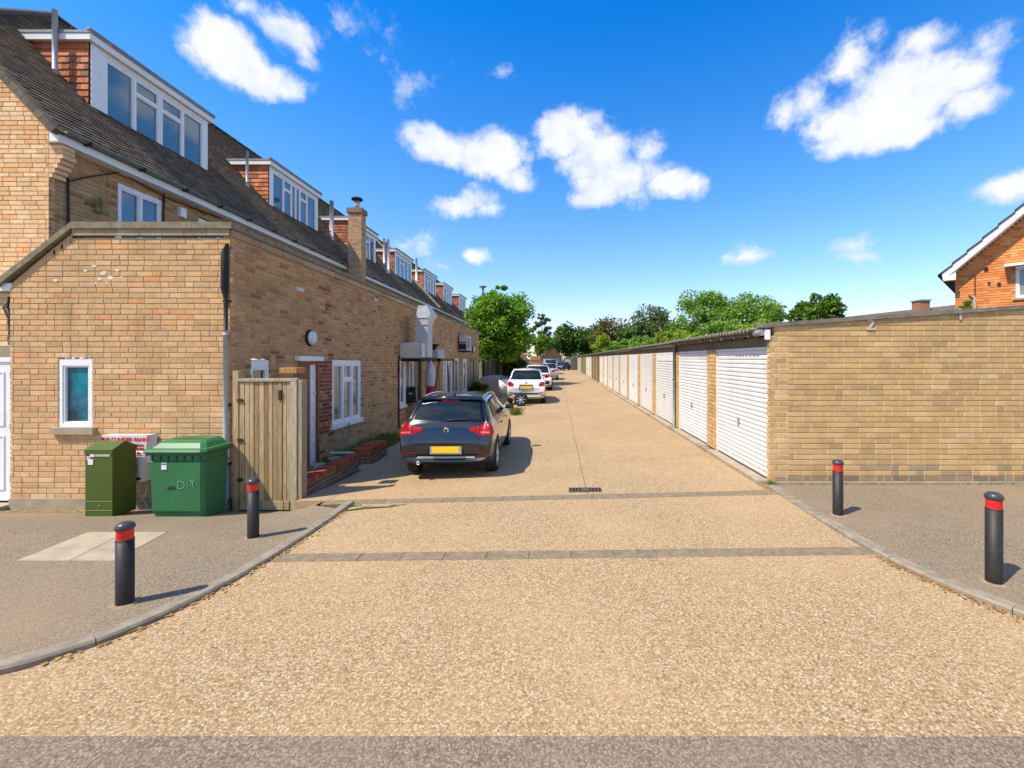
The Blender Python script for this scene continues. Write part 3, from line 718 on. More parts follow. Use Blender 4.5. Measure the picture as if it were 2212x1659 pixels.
mb = MB(); mb.fbox(fP, -1, 2.76, 3.0, 3.12, -.5, .09); mb.build('fascia', M_fascia, po)
mb = MB(); mb.smooth = True; mb.tube([fP.p(2.70, 2.9, .05), fP.p(2.62, 2.75, .05), fP.p(2.71, 2.55, .05), fP.p(2.71, 2.16, .05)], .035, 10); mb.build('rain_pipe', M_blackpipe, po)

# ------------------------------------------------------------------ main terrace building
MX, MY = -9.08, 7.68                       # side wall plane, gable plane
EVX, EVZ = -8.81, 5.95; TP = 1.07; RX, RZ = -14.0, 11.5
def shz(y): return -.012*(y - 7.6)
mn = thing('terrace_building', 'long pale brick terrace with steep brown tiled roof and a row of dormers', 'building', (-12, 9, -.4), world_coords=True)
BM = Bricks(mn)
fG = Frame((-14, MY, 0), (1, 0, 0), (0, -1, 0))
BM.wall(fG, 14+MX, -.5, 9.0, [], PAL_MAIN, topfn=lambda u: EVZ - .12 + TP*(8.81 - 14 + u)*-1, name='gable_wall')
fM = Frame((MX, MY, 0), Vector((0, 1, -.012)), (1, 0, 0)); LM = 50 - MY
mh = [(8.88-MY, 9.87-MY, 3.6, 5.62), (10.87-MY, 12.2-MY, 3.6, 5.56)]
def spM(u, v):
    return (.26, .09, .05) if rnd() < .006 else None
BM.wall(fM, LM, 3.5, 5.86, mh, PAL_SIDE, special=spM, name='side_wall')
BM.finish(300)
for (h, c) in zip(mh, (2, [1, 1])): window(mn, fM, h[0]+.01, h[1]-.01, 3.6, h[3]-.01, c, M_glass, inset=-.02, head=.05)
for i in range(5):                          # corbelled corner under the eave
    for j in range(2):
        mb = MB(); mb.tint = pick(PAL_MAIN); z = 5.45 - i*CO + .08; r = .25 - i*.048
        mb.box(MX+.003+(r/2)*j, MX+(r/2)*(j+1)-.002, MY-.0, MY+.22 - i*.0, z, z+CO-MJ); mb.build('corbel_brick', M_brick, mn)
for i in range(2):
    mb = MB(); mb.tint = pick(PAL_MAIN); z = 5.53+(i+1)*CO; mb.box(MX+.003, MX+.245, MY, MY+.2, z, z+CO-MJ); mb.build('corbel_brick', M_brick, mn)
def sh(P): return [(a, b, c + shz(b)) for a, b, c in P]
# fascia, soffit, gutter
def eave(y0, y1):
    mb = MB(); mb.quadv(sh([(EVX-.02, y0, EVZ-.16), (EVX, y0, EVZ-.16), (EVX, y0, EVZ+.02), (EVX-.02, y0, EVZ+.02), (EVX-.02, y1, EVZ-.16), (EVX, y1, EVZ-.16), (EVX, y1, EVZ+.02), (EVX-.02, y1, EVZ+.02)]),
        [(0,1,2,3), (7,6,5,4), (1,5,6,2), (0,4,5,1), (3,2,6,7), (0,3,7,4)]); f = mb.build('fascia', M_fascia, mn)
    mb = MB(); mb.quadv(sh([(MX, y0, EVZ-.15), (EVX-.021, y0, EVZ-.15), (EVX-.021, y1, EVZ-.15), (MX, y1, EVZ-.15)]), [(0,1,2,3)]); mb.quadv(sh([(EVX-.17, y0+.002, EVZ-.16), (EVX-.021, y0+.002, EVZ-.16), (EVX-.021, y0+.002, EVZ+.0), (EVX-.17, y0+.002, EVZ+.11)]), [(0,1,2,3)]); mb.build('soffit', M_white, f)
    mb = MB(); mb.smooth = True; V = []; fs = []; m = 7
    for y in (y0+.03, y1):
        for rr in (.058, .052):
            for k in range(m): a = math.pi*k/(m-1); V.append((EVX+.064 + rr*math.cos(a), y, EVZ+.035 - rr*math.sin(a) + shz(y)))
    for g in (0, m):
        for k in range(m-1): fs.append((g+k, g+k+1, 2*m+g+k+1, 2*m+g+k))
    fs.append(tuple(range(m))); mb.quadv(V, fs); mb.build('gutter', M_gutter, f)
    y = y0 + .4
    while y < min(y1, 24):
        mb = MB(); mb.box(EVX, EVX+.13, y, y+.035, EVZ-.04+shz(y), EVZ+.045+shz(y)); mb.build('gutter_bracket', M_blackpipe, f); y += 1.05
eave(MY-.08, 18.75); eave(19.0, 50)
# dormers positions first, so tiles stay out of them
DX, DZB, DZT = -10.19, 7.40, 8.86
DORM = [(9.385, 3.12), (15.2, 3.05), (21.04, 3.0), (26.87, 3.1), (32.7, 3.2), (38.2, 3.2), (44.3, 3.2)]
# tiles: rows up the slope
su = math.sqrt(1 + TP*TP); gauge = .135; tw = .172; slope_len = (8.81-14)*-1*su
Ut = Vector((0, 1, -.012)); Wt_ = Vector((-1/su, 0, TP/su)); Nt = Vector((TP/su, 0, 1/su))
O = Vector((EVX + .05, 7.6, EVZ - .05*TP + .03))
tiles = []
nrows = int((slope_len + .05)/gauge)
PALT = [((.14,.108,.075),5),((.115,.088,.062),4),((.17,.13,.088),3),((.20,.155,.10),1.2),((.15,.085,.052),.8)]
mid = MB()
for r in range(nrows):
    d = r*gauge; X = O.x - d/su
    y0 = 7.56 if X > -10.76 else 7.56 + ((-10.76 - X)/3.24)*4.4
    off = (r % 2)*tw/2; y = y0 - off
    far = 30.
    while y < 52:
        wdt = tw if y < far else tw*4
        if any(D0-.02 < y + wdt/2 < D0+Dw+.02 and X < DX - .02 and X > -11.62 for D0, Dw in DORM): y += wdt; continue
        a = max(y, y0); b = y + wdt
        if b - a > .03: tiles.append((r, a, b))
        y += wdt
def tile_geo(L, wdt, th=.03):
    # butt end raised off the tile below, top end tucked under the next
    return [(0, 0, .004), (wdt, 0, .004), (wdt, 0, .004+th+.012), (0, 0, .004+th+.012), (0, L, .004), (wdt, L, .004)], [(0,1,2,3), (3,2,5,4), (0,3,4), (1,5,2)]
_tm = {}
def kd(t):
    p = O + Ut*(t[1]-7.6) + Wt_*(t[0]*gauge); x = (p.x/p.y)*F + PX; y = PY - (p.z-H)/p.y*F
    return (p-CAM).length * (1 if (0 < x < 2212 and 0 < y) else 50)
tiles.sort(key=kd)
rest = MB()
def rag(): return random.uniform(-.004, .004)
for i, (r, a, b) in enumerate(tiles):
    wdt = b - a - .004; col = pick(PALT); p = O + Ut*(a-7.6) + Wt_*(r*gauge) + Nt*rag()
    if i < 300:
        k = (round(wdt, 2), tuple(round(c, 2) for c in col))
        if k not in _tm:
            mb = MB(); mb.tint = col; P, fs = tile_geo(gauge*1.6, wdt); mb.quadv(P, fs); _tm[k] = mb.mesh('roof_tile', M_tile)
        o = link(D.objects.new('roof_tile', _tm[k]), mn)
        M4 = Matrix(((Ut.x, Wt_.x, Nt.x, p.x), (Ut.y, Wt_.y, Nt.y, p.y), (Ut.z, Wt_.z, Nt.z, p.z), (0,0,0,1))); o.matrix_basis = M4
    else:
        rest.tint = col; P, fs = tile_geo(gauge*1.6, wdt); rest.quadv([p + Ut*q[0] + Wt_*q[1] + Nt*q[2] for q in P], fs)
rest.build('roof_tiling', M_tile, mn)['kind'] = 'stuff'
# roof boarding, hip face, far slope
yl = 52
mb = MB(); A = (EVX+.02, 7.62, EVZ-.02); B = (-10.76, 7.62, 8.02); C = (RX, 12.0, RZ-.06)
mb.quadv(sh([A, B, C, (RX, yl, RZ-.06), (EVX+.02, yl, EVZ-.02)]), [(0,4,3,2,1)])
mb.quadv(sh([(-19.2, 7.62, EVZ-.02), (-17.24, 7.62, 8.02), C, (RX, yl, RZ-.06), (-19.2, yl, EVZ-.02)]), [(0,1,2,3,4)]); mb.build('roof_deck', simple('roof_underlay', (.05, .042, .035), .95), mn)
hp = MB()
hn = 40
for r in range(hn):
    t0, t1 = r/hn, (r+1)/hn
    for s_ in range(18):
        xa = lambda t: -10.76 + (RX+10.76)*t; xb = lambda t: -17.24 + (RX+17.24)*t
        hp.tint = pick(PALT)
        a0, a1 = xb(t0) + (xa(t0)-xb(t0))*s_/18, xb(t0) + (xa(t0)-xb(t0))*(s_+1)/18
        c0, c1 = xb(t1) + (xa(t1)-xb(t1))*s_/18, xb(t1) + (xa(t1)-xb(t1))*(s_+1)/18
        P = [(a0, 7.58+4.4*t0, 8.06+3.46*t0+.03), (a1, 7.58+4.4*t0, 8.06+3.46*t0+.03), (c1, 7.58+4.4*t1, 8.06+3.46*t1+.012), (c0, 7.58+4.4*t1, 8.06+3.46*t1+.012), (a0, 7.58+4.4*t0, 8.06+3.46*t0), (a1, 7.58+4.4*t0, 8.06+3.46*t0)]
        hp.quadv(P, [(0,1,2,3), (4,5,1,0)])
hp.build('hip_tiling', M_tile, mn)['kind'] = 'stuff'
# verge tiles along the gable
vl = math.hypot(-10.76-EVX, 8.04-EVZ); nv = 18
for i in range(nv):
    a = i*vl/nv; b = (i+1)*vl/nv - .006; mb = MB(); mb.tint = pick([((.15,.12,.085),3),((.11,.09,.065),2),((.19,.16,.11),1)])
    P = []
    for dd in (a, b):
        for yy in (7.5, 7.66):
            for hh in (-.075, .04): P.append(tuple(Vector((EVX+.03, yy, EVZ)) + Wt_*dd + Nt*hh + Vector((0,0,shz(yy)))))
    mb.quadv(P, [(0,1,3,2), (4,6,7,5), (0,4,5,1), (2,3,7,6), (1,5,7,3), (0,2,6,4)]); mb.build('verge_tile', M_tile, mn)
# ridge tiles
y = 12.0
while y < 51:
    mb = MB(); mb.smooth = True; mb.tint = pick([((.15,.115,.075),2),((.12,.09,.065),2),((.20,.15,.09),1)]); V = []; fs = []
    for yy in (y, y+.42):
        for k in range(6): a = math.pi*k/5; V.append((RX + .15*math.cos(a), yy, RZ - .02 + .11*math.sin(a) + shz(yy)))
    for k in range(5): fs.append((k, k+1, 7+k, 6+k))
    fs.append(tuple(range(6))); mb.quadv(V, fs); mb.build('ridge_tile', M_tile, mn); y += .43
mb = MB(); mb.tint = (.12, .09, .065); mb.tube([(-10.76, 7.55, 8.1), (RX, 12, RZ+.04)], .07, 8); mb.build('hip_tile', M_tile, mn)

PALC = [((.50,.17,.075),4),((.58,.22,.10),3),((.42,.13,.06),2),((.28,.13,.08),1.2)]
def dormer(y0, wd, idx):
    dz = shz(y0)
    xb = -11.62
    mb = MB(); zb0 = DZB - .25
    # boxed body behind the tile hanging
    P = [(DX, y0, zb0+dz), (DX, y0, DZT+.02+dz), (xb, y0, DZT+.02+dz)]
    Q = [(DX, y0+wd, zb0+dz), (DX, y0+wd, DZT+.02+dz), (xb, y0+wd, DZT+.02+dz)]
    mb.quadv(P+Q, [(0,1,2), (5,4,3), (1,4,5,2)]); mb.quadv([(DX-.35, y0, DZB+dz-.3), (DX-.35, y0+wd, DZB+dz-.3), (DX-.35, y0+wd, DZT+dz), (DX-.35, y0, DZT+dz)], [(0,1,2,3)])
    body = mb.build('dormer', simple('dormer_lining', (.10, .055, .04), .9), mn)
    # hung tiles on the near cheek
    rows = 12; gh = (DZT - DZB + .3)/rows
    for side, yy in ((-1, y0), (1, y0+wd)):
        for r in range(rows):
            z = DZB - .3 + r*gh; xl = EVX - (z + gh*.5 - EVZ)/TP - .06
            if r == 0: continue
            x = DX - .02 - (0 if r % 2 else -.0); wt = .165; k = 0
            while x > xl + .03:
                x2 = max(x - (wt if (k or r % 2) else wt/2), xl); k += 1
                mb = MB(); mb.tint = pick(PALC)
                yo = yy + side*.004
                P = [(x-.002, yo, z+dz), (x2+.002, yo, z+dz), (x2+.002, yo+side*.026, z+dz), (x-.002, yo+side*.026, z+dz), (x-.002, yo+side*.006, z+gh*1.12+dz), (x2+.002, yo+side*.006, z+gh*1.12+dz)]
                mb.quadv(P, [(0,1,2,3), (3,2,5,4), (0,3,4), (1,5,2)])
                if idx < 3 and side < 0: mb.build('hung_tile', M_tile, body)
                else: far_t.append(mb)
                x = x2
    # front panel + window
    fd = Frame((DX, y0, dz), (0, 1, 0), (1, 0, 0))
    mb = MB(); e = .27 if idx == 0 else .13
    mb.fbox(fd, .0, e, DZB-.1, DZT, -.05, .02); mb.fbox(fd, wd-.13, wd, DZB-.1, DZT, -.05, .02); mb.fbox(fd, e, wd-.13, DZT-.10, DZT, -.05, .018); mb.build('front_panel', M_upvc, body)
    mb = MB(); mb.fbox(fd, -.02, wd+.02, DZB-.16, DZB-.06, -.02, .07); mb.build('sill_board', M_upvc, body)
    mb = MB(); mb.fbox(fd, -.1, wd+.1, DZB-.27, DZB-.165, -.1, .11); mb.build('flashing', M_lead, body)
    glass = M_glass if idx < 3 else (M_glass if idx % 2 else M_glass_curtain)
    if idx == 0: window(body, fd, e, wd-.13, DZB-.055, DZT-.11, [1, 1, .08, 1, 1], glass, tops=(1, 3), inset=-.0, name='window')
    else: window(body, fd, e, wd-.13, DZB-.055, DZT-.11, [1, .8, .45, .45, .8, 1] if idx < 3 else 4, glass, tops=(1, 4) if idx < 3 else (1,), inset=-.0, name='window')
    # fascia on three sides, flat roof
    mb = MB(); z0, z1 = DZT+.0+dz, DZT+.14+dz; o1 = .11
    mb.box(DX+o1-.02, DX+o1, y0-o1, y0+wd+o1, z0, z1); mb.box(xb-.0, DX+o1-.021, y0-o1, y0-o1+.02, z0, z1); mb.box(xb, DX+o1-.021, y0+wd+o1-.02, y0+wd+o1, z0, z1)
    mb.quadv([(xb, y0-o1+.02, z0+.01), (DX+o1-.02, y0-o1+.02, z0+.01), (DX+o1-.02, y0+wd+o1-.02, z0+.01), (xb, y0+wd+o1-.02, z0+.01)], [(0,3,2,1)]); mb.build('fascia', M_fascia, body)
    mb = MB(); mb.box(xb-.15, DX+o1+.015, y0-o1-.015, y0+wd+o1+.015, z1+.002, z1+.055); mb.box(DX+o1-.05, DX+o1+.03, y0-o1-.03, y0+wd+o1+.03, z1+.057, z1+.10); mb.build('flat_roof', M_lead if idx < 9 else M_felt, body)
far_t = []
for i, (a, b) in enumerate(DORM): dormer(a, b, i)
if far_t:
    allm = MB()
    for q in far_t: allm.tint = q.t[0]; allm.quadv(q.v, q.f)
    allm.build('cheek_tiling', M_tile, mn)['kind'] = 'stuff'
# party wall coping between roofs
mb = MB(); P = []
for yy in (33.9-2.0, 34.2-2.0):
    for dd, hh in ((0, .0), (0, .16), (7.4, .16), (7.4, 0)): P.append(tuple(Vector((EVX, yy, EVZ)) + Wt_*dd + Nt*hh + Vector((0,0,shz(yy)))))
mb.quadv(P, [(0,1,2,3), (7,6,5,4), (1,5,6,2)]); mb.build('party_wall_coping', M_concrete, mn)
# roof vent pipes
for (x, y, zb, zt_, m, r) in ((-10.77, 9.22, 7.95, 9.42, M_greypipe, .045), (-10.62, 14.72, 7.8, 9.06, M_greypipe, .045), (-10.55, 20.0, 7.7, 9.3, M_greypipe, .05), (-10.2, 19.5, 7.3, 9.1, M_greypipe, .05), (-10.6, 26.3, 7.6, 9.3, M_white, .07), (-10.0, 25.4, 7.0, 9.0, M_white, .07), (-9.8, 24.6, 6.8, 8.6, M_greypipe, .07), (-10.6, 32.3, 7.6, 9.5, M_white, .08)):
    mb = MB(); mb.smooth = True; mb.tube([(x, y, zb), (x, y, zt_)], r, 10); mb.tube([(x, y, zb), (x, y, zb+.18)], r*1.35, 10); mb.build('vent_pipe', m, mn)
# cables on the upper side wall
def wire(nm, pts, r, m, parent):
    mb = MB(); mb.tube(pts, r, 5); return mb.build(nm, m, parent)
xw = MX + .03
def onM(x, y):
    Y = -xw*F/(PX-x); return (xw, Y, H + (PY-y)/F*Y)
wire('cable', [onM(146, 343), onM(148, 490)], .02, M_blackpipe, mn)
wire('cable', [onM(148, 392), onM(190, 382), onM(262, 372), onM(300, 395), onM(355, 425), onM(470, 470)], .012, M_blackpipe, mn)
wire('cable', [onM(354, 420), onM(353, 492)], .018, M_blackpipe, mn)
mb = MB(); p = onM(391, 459); mb.box(xw-.03, xw+.06, p[1]-.07, p[1]+.09, p[2]-.11, p[2]+.11); mb.build('alarm_box', M_upvc, mn)
p = onM(382, 488); mb = MB(); mb.smooth = True; mb.lathe([(.1, 0), (.1, .08), (.07, .09)], 16, Matrix.Translation((xw-.03, p[1], p[2])) @ Mx); mb.build('flue_terminal', M_upvc, mn)

# brick chimney against the terrace
ch = thing('chimney_stack', 'tall slim brick chimney with a round metal cowl rising beside the second dormer', 'chimney', (-8.47, 18.17, 3.6), world_coords=True)
BC = Bricks(ch); cz0, cz1 = 3.6, 8.05
fa = Frame((-8.75, 17.97, 0), (1, 0, 0), (0, -1, 0)); fb = Frame((-8.2, 17.97, 0), (0, 1, 0), (1, 0, 0)); fc = Frame((-8.2, 18.40, 0), (-1, 0, 0), (0, 1, 0)); fd_ = Frame((-8.75, 18.40, 0), (0, -1, 0), (-1, 0, 0))
PALCH = [((.50,.34,.20),4),((.44,.28,.16),3),((.56,.30,.16),2),((.38,.25,.15),2)]
for q, L in ((fa, .55), (fb, .43), (fc, .55), (fd_, .43)): BC.wall(q, L, cz0, cz1, [], PALCH, name='brick_shaft')
BC.finish(300)
mb = MB(); mb.box(-8.80, -8.15, 17.92, 18.45, cz1, cz1+.2); mb.build('cap', simple('chimney_cap', (.22, .16, .10), .9, var=.3), ch)
mb = MB(); mb.smooth = True; mb.lathe([(.10, 0), (.10, .36)], 16, Matrix.Translation((-8.47, 18.17, cz1+.2))); mb.build('flue', M_galv, ch)
mb = MB(); mb.smooth = True; mb.lathe([(.20, .38), (.23, .42), (.21, .47), (.08, .52), (.01, .53)], 20, Matrix.Translation((-8.47, 18.17, cz1+.2))); mb.build('cowl', M_blackpipe, ch)
c2 = thing('chimney_stack', 'small distant chimney cowl poking above the bright green tree beside the terrace', 'chimney', (-8.0, 46, 3.0))
mb = MB(); mb.tint = (.40, .26, .16); mb.box(-.35, .35, -.3, .3, 0, 5.6); mb.build('shaft', M_brick, c2)
mb = MB(); mb.smooth = True; mb.lathe([(.12, 5.6), (.12, 6.6)], 10); mb.lathe([(.40, 6.6), (.42, 6.7), (.1, 6.8)], 12); mb.build('cowl', M_lead, c2)

# ------------------------------------------------------------------ garages
GX, GY = 3.308, 6.717; PIT = 2.77; DW = 2.2; D0 = 6.82
gr = thing('garage_block', 'row of flat roofed brick lock-up garages with white doors on the right of the lane', 'garage', (6, 7, 0), world_coords=True)
BG = Bricks(gr)
fGs = Frame((GX+.075, GY, 0), (1, 0, 0), (0, -1, 0)); LG = 22
def gtop(u): return 2.47 + .0708*u - .02
def spG(u, v):
    if v < .13: return pick([((.30,.22,.13), 3), ((.24,.17,.11), 2)]) if (u > 1.6 or v < .08) else None
    if v < .3 and u > 1.4 and rnd() < .5: return (.36, .27, .16)
    return None
BG.wall(fGs, LG, .045, 4.3, [], PAL_GAR, topfn=gtop, special=spG, name='end_wall')
mb = MB(); mb.fbox(fGs, -.04, LG, -.1, .04, -.12, .03); mb.build('footing', M_concrete, gr)
# corner return and piers; frame faces the lane (normal -x), u runs away from camera (keeps u x z outward)
fGd = Frame((GX, GY, 0), (0, 1, 0), (-1, 0, 0))
BG.wall(Frame((GX+.0, GY, 0), (0, 1, 0), (-1, 0, 0)), .10, .045, 2.30, [], PAL_GAR, name='corner_pier', thick=.3)
ND = 24
KIND = {}
for i in range(ND):
    a = D0 + i*PIT
    if i: BG.wall(Frame((GX, a-.57+.03, 0), (0, 1, 0), (-1, 0, 0)), .51, .045, 2.12, [], PAL_GAR, name='pier', thick=.3)
BG.finish(300)
mb = MB(); mb.box(GX+.26, GX+.30, GY+.2, 74, 0, 2.3); mb.build('inner_wall', M_felt, gr)
M_rib_dark = simple('brown_garage_door', (.16, .10, .06), .7, var=.2, dirt=.3)
M_green = simple('green_garage_door', (.03, .13, .03), .6, var=.2)
M_cream = simple('cream_garage_door', (.50, .42, .30), .6, var=.15)
M_slot = simple('door_shadow_gap', (.10, .09, .08), .8)
slat_mesh = {}
def slat(wd, m, h):
    k = (wd, m.name, h)
    if k not in slat_mesh:
        # pressed rib: face flat with a rolled top and bottom lip; local x = outward (-x world applied), y along door, z up
        prof = [(-.012, 0), (.012, .002), (.016, .012), (.018, h-.026), (.012, h-.014), (-.012, h-.010), (-.012, h+.004)]
        V = [(-d, y, z) for y in (0, wd) for (d, z) in prof]; n_ = len(prof)
        mb = MB(); mb.quadv(V, [(k_, k_+1, n_+k_+1, n_+k_) for k_ in range(n_-1)] + [tuple(range(n_)), tuple(range(2*n_-1, n_-1, -1))]); slat_mesh[k] = mb.mesh('slat', m)
    return slat_mesh[k]
for i in range(ND):
    y0 = D0 + i*PIT; z0 = G(GX, y0)*0 + .05; zt = 2.10
    if y0 > 72: break
    fr = Frame((GX+.04, y0, 0), (0, 1, 0), (-1, 0, 0))
    m = M_gdoor
    if 34 < y0 < 41.5: m = M_rib_dark
    elif 50 < y0 < 60.5: m = M_green
    elif y0 >= 60.5: m = M_cream
    mb = MB(); mb.fbox(fr, -.03, .03, 0.03, 2.14, -.05, .015); mb.fbox(fr, DW-.03, DW+.03, .03, 2.14, -.05, .015); mb.fbox(fr, .03, DW-.03, 2.09, 2.14, -.05, .015)
    mb.fbox(fr, .03, DW-.03, .02, 2.09, -.06, -.03)
    df = mb.build('garage_door', m if m != M_gdoor else M_gdoor, gr)
    if i < 8:
        hh = (zt - z0)/26
        for k in range(26):
            if i == 2 and k in (23, 24, 25): continue
            o = link(D.objects.new('slat', slat(DW-.08, m, hh)), df); o.matrix_basis = Matrix.Translation((GX+.045, y0+.04, z0 + k*hh))
        if i == 2:
            mb = MB(); mb.fbox(fr, .04, DW-.04, z0+23*hh+.02, zt, -.02, .01); mb.build('top_panel', m, df)
    else:
        mb = MB(); mb.fbox(fr, .04, DW-.04, z0, zt, -.03, .0)
        for k in range(5): mb.fbox(fr, .06+k*(DW-.1)/5, .05+(k+1)*(DW-.1)/5-.05, z0+.1, zt-.1, .002, .012)
        mb.build('door_panel', m, df)
    mb = MB(); mb.fbox(fr, DW*.5-.035, DW*.5+.035, .78, .80, .0, .03); mb.fbox(fr, DW*.5-.012, DW*.5+.012, .72, .87, .015, .045); mb.build('handle', M_lead, df)
    mb = MB(); mb.fbox(fr, -.27 if i else -.02, DW+.27, 2.145, 2.30, -.04, .0); mb.build('lintel', M_timber_dark, gr)
    # concrete threshold
    mb = MB(); mb.box(GX-.17, GX+.02, y0-.05, y0+DW+.05, -.08, .035); mb.build('threshold', M_concrete, gr)
    mb = MB(); mb.box(GX-.17, GX-.01, y0+DW+.055, y0+PIT-.055, -.08, .025); mb.build('threshold', M_kerb, gr)
# extra drainpipe at the third pier, timber posts
y2 = D0 + 2*PIT - .3
mb = MB(); mb.smooth = True; mb.tube([(GX-.05, y2, .03), (GX-.05, y2, 2.38)], .035, 10); mb.tube([(GX-.05, y2, 1.3), (GX-.05, y2, 1.38)], .045, 10); mb.build('rain_pipe', M_gutter, gr)
mb = MB(); mb.box(GX-.03, GX+.03, y2+.07, y2+.2, 0.03, 2.3); mb.build('post', M_timber_dark, gr)
# barge capping on the end wall, corrugated sheets
mb = MB(); mb.tint = (.50, .33, .16); mb.quadv([(GX+.08, GY+.006, gtop(0)-.11), (GX+20, GY+.006, gtop(20)-.11), (GX+20, GY+.006, gtop(20)+.03), (GX+.08, GY+.006, gtop(0)+.03)], [(0,1,2,3)]); mb.build('raking_course', M_brick, gr)
cap = MB(); seg = 8
for i in range(seg):
    a, b = GX - .14 + i*2.6, GX - .14 + (i+1)*2.6
    f = lambda x: 2.47 + .0708*(x-GX-.075)
    mb = MB(); P = [(xx, yy, f(xx)+dz) for xx in (a+.004, b-.004) for yy in (GY-.035, GY+.18) for dz in (-.015, .045)]
    mb.quadv(P, [(0,1,3,2), (4,6,7,5), (0,4,5,1), (2,3,7,6), (1,5,7,3), (0,2,6,4)]); mb.build('verge_capping', M_asbestos, gr)
def corr(y0, y1, z0, ov, nm='roof_sheet', pitch=.146, amp=.028):
    n_ = max(8, int((y1-y0)/pitch*6)); V = []; fs = []
    for j in range(n_+1):
        y = y0 + (y1-y0)*j/n_; dz = amp*math.sin(2*math.pi*(y-y0)/pitch)
        for (x, t) in ((GX-ov, 0), (GX+6.2, 0), (GX-ov, -.012), (GX+6.2, -.012)): V.append((x, y, z0 + .0708*(x-GX) + dz + t))
    for j in range(n_):
        a = j*4; b = a+4; fs += [(a, a+1, b+1, b), (a+2, b+2, b+3, a+3), (a, b, b+2, a+2)]
    mb = MB(); mb.quadv(V, fs); mb.build(nm, M_asbestos, gr)
y = GY + .19; k = 0
while y < 74:
    L_ = 1.07 if y < 14 else 2.7
    corr(y, y+L_, (2.43 if y < 11.9 else 2.415) + random.uniform(-.004, .008) + (k % 2)*.006, (.22 if y < 11.9 else .12) + random.uniform(-.012, .012), pitch=.146 if y < 30 else .29); y += L_ - .04; k += 1
mb = MB(); mb.box(GX-.12, GX-.02, GY+.2, 11.9, 2.33, 2.395); mb.build('eave_board', M_timber_dark, gr)
mb = MB(); mb.box(GX-.06, GX+.02, 11.95, 74, 2.30, 2.385); mb.build('eave_board', M_timber_dark, gr)
for i in range(9):
    mb = MB(); yy = GY + .4 + i*.58; mb.box(GX-.16, GX+.02, yy, yy+.05, 2.30, 2.36); mb.build('rafter_end', M_timber_dark, gr)
mb = MB(); mb.box(GX-.085, GX+.0, GY-.016, GY-.004, 2.25, 2.41); mb.build('fascia_end', M_white, gr)
mb = MB(); mb.tube([(GX-.12, GY+.0, 2.36), (GX-.12, GY+.25, 2.36)], .05, 12); mb.build('gutter_end', M_lead, gr)
# painted numerals hung on the wall top
def text(s, size, m, parent, M4, name='lettering', ext=.002, bold=0):
    cu = D.curves.new('txt', 'FONT'); cu.body = s; cu.size = size; cu.extrude = ext; cu.offset = bold; cu.align_x = 'CENTER'; cu.resolution_u = 3
    t = D.objects.new('t', cu); COL.objects.link(t); dg_ = bpy.context.evaluated_depsgraph_get()
    me = D.meshes.new_from_object(t.evaluated_get(dg_)); D.objects.remove(t); me.materials.clear(); me.materials.append(m)
    o = link(D.objects.new(name, me), parent); o.matrix_basis = M4; return o
FRONT = Matrix.Rotation(R(90), 4, 'X')
M_num = simple('chalky_paint', (.50, .44, .35), .7, var=.2)
zy = lambda py: H + (PY-py)/F*GY
xx = lambda px_: (px_-PX)/F*GY
for s, (a, b) in (('2', (1880, 712)), ('1', (2073, 690))):
    text(s, .24, M_num, gr, Matrix.Translation((xx(a), GY-.012, zy(b))) @ FRONT, 'numeral', .006, .006)
# ------------------------------------------------------------------ bollards
def bollard(loc, ht, label):
    b = thing('bollard', label, 'bollard', loc, 'black bollards with red bands beside the kerbs')
    r = .057
    mb = MB(); mb.smooth = True; mb.lathe([(r*1.02, -.05), (r, .03), (r, ht-.142)], 32); mb.build('post', M_bollard, b)
    mb = MB(); mb.smooth = True; mb.lathe([(r-.003, ht-.142), (r-.003, ht-.056)], 32, cap=False); mb.build('red_band', M_redband, b)
    mb = MB(); mb.smooth = True; mb.lathe([(r*1.01, ht-.150), (r*1.02, ht-.141), (r*.95, ht-.138)], 32, cap=False); mb.build('collar', M_bollard, b)
    mb = MB(); mb.smooth = True; mb.lathe([(r*.95, ht-.062), (r*1.10, ht-.056), (r*1.10, ht-.038), (r*.97, ht-.02), (r*.6, ht-.006), (r*.01, ht)], 32); mb.build('cap', simple('bollard_cap', (.045, .05, .058), .32, var=.2), b)
    mb = MB(); mb.smooth = True; mb.lathe([(r*1.7, .001), (r*1.4, .005), (r*.9, .008)], 24, cap=False); mb.build('base_patch', simple('mortar_patch', (.27, .20, .13), .95, var=.3, scale=20), b)
X, Y, Z = unproj(270, 1303, PLz); bollard((X, Y, Z), 177/F*Y, 'black bollard with a red band at front left, nearest the pale slab')
X, Y, Z = unproj(547, 1161, PLz); bollard((X, Y, Z), 129/F*Y, 'black bollard with a red band standing in front of the weathered wooden gate')
X, Y, Z = unproj(2147, 1258, PRz); bollard((X, Y, Z), 196/F*Y, 'largest black bollard with a red band at the far right edge of the view')
X, Y, Z = unproj(1810, 1112, PRz); bollard((X, Y, Z), 120/F*Y, 'black bollard with a red band close in front of the garage end wall')

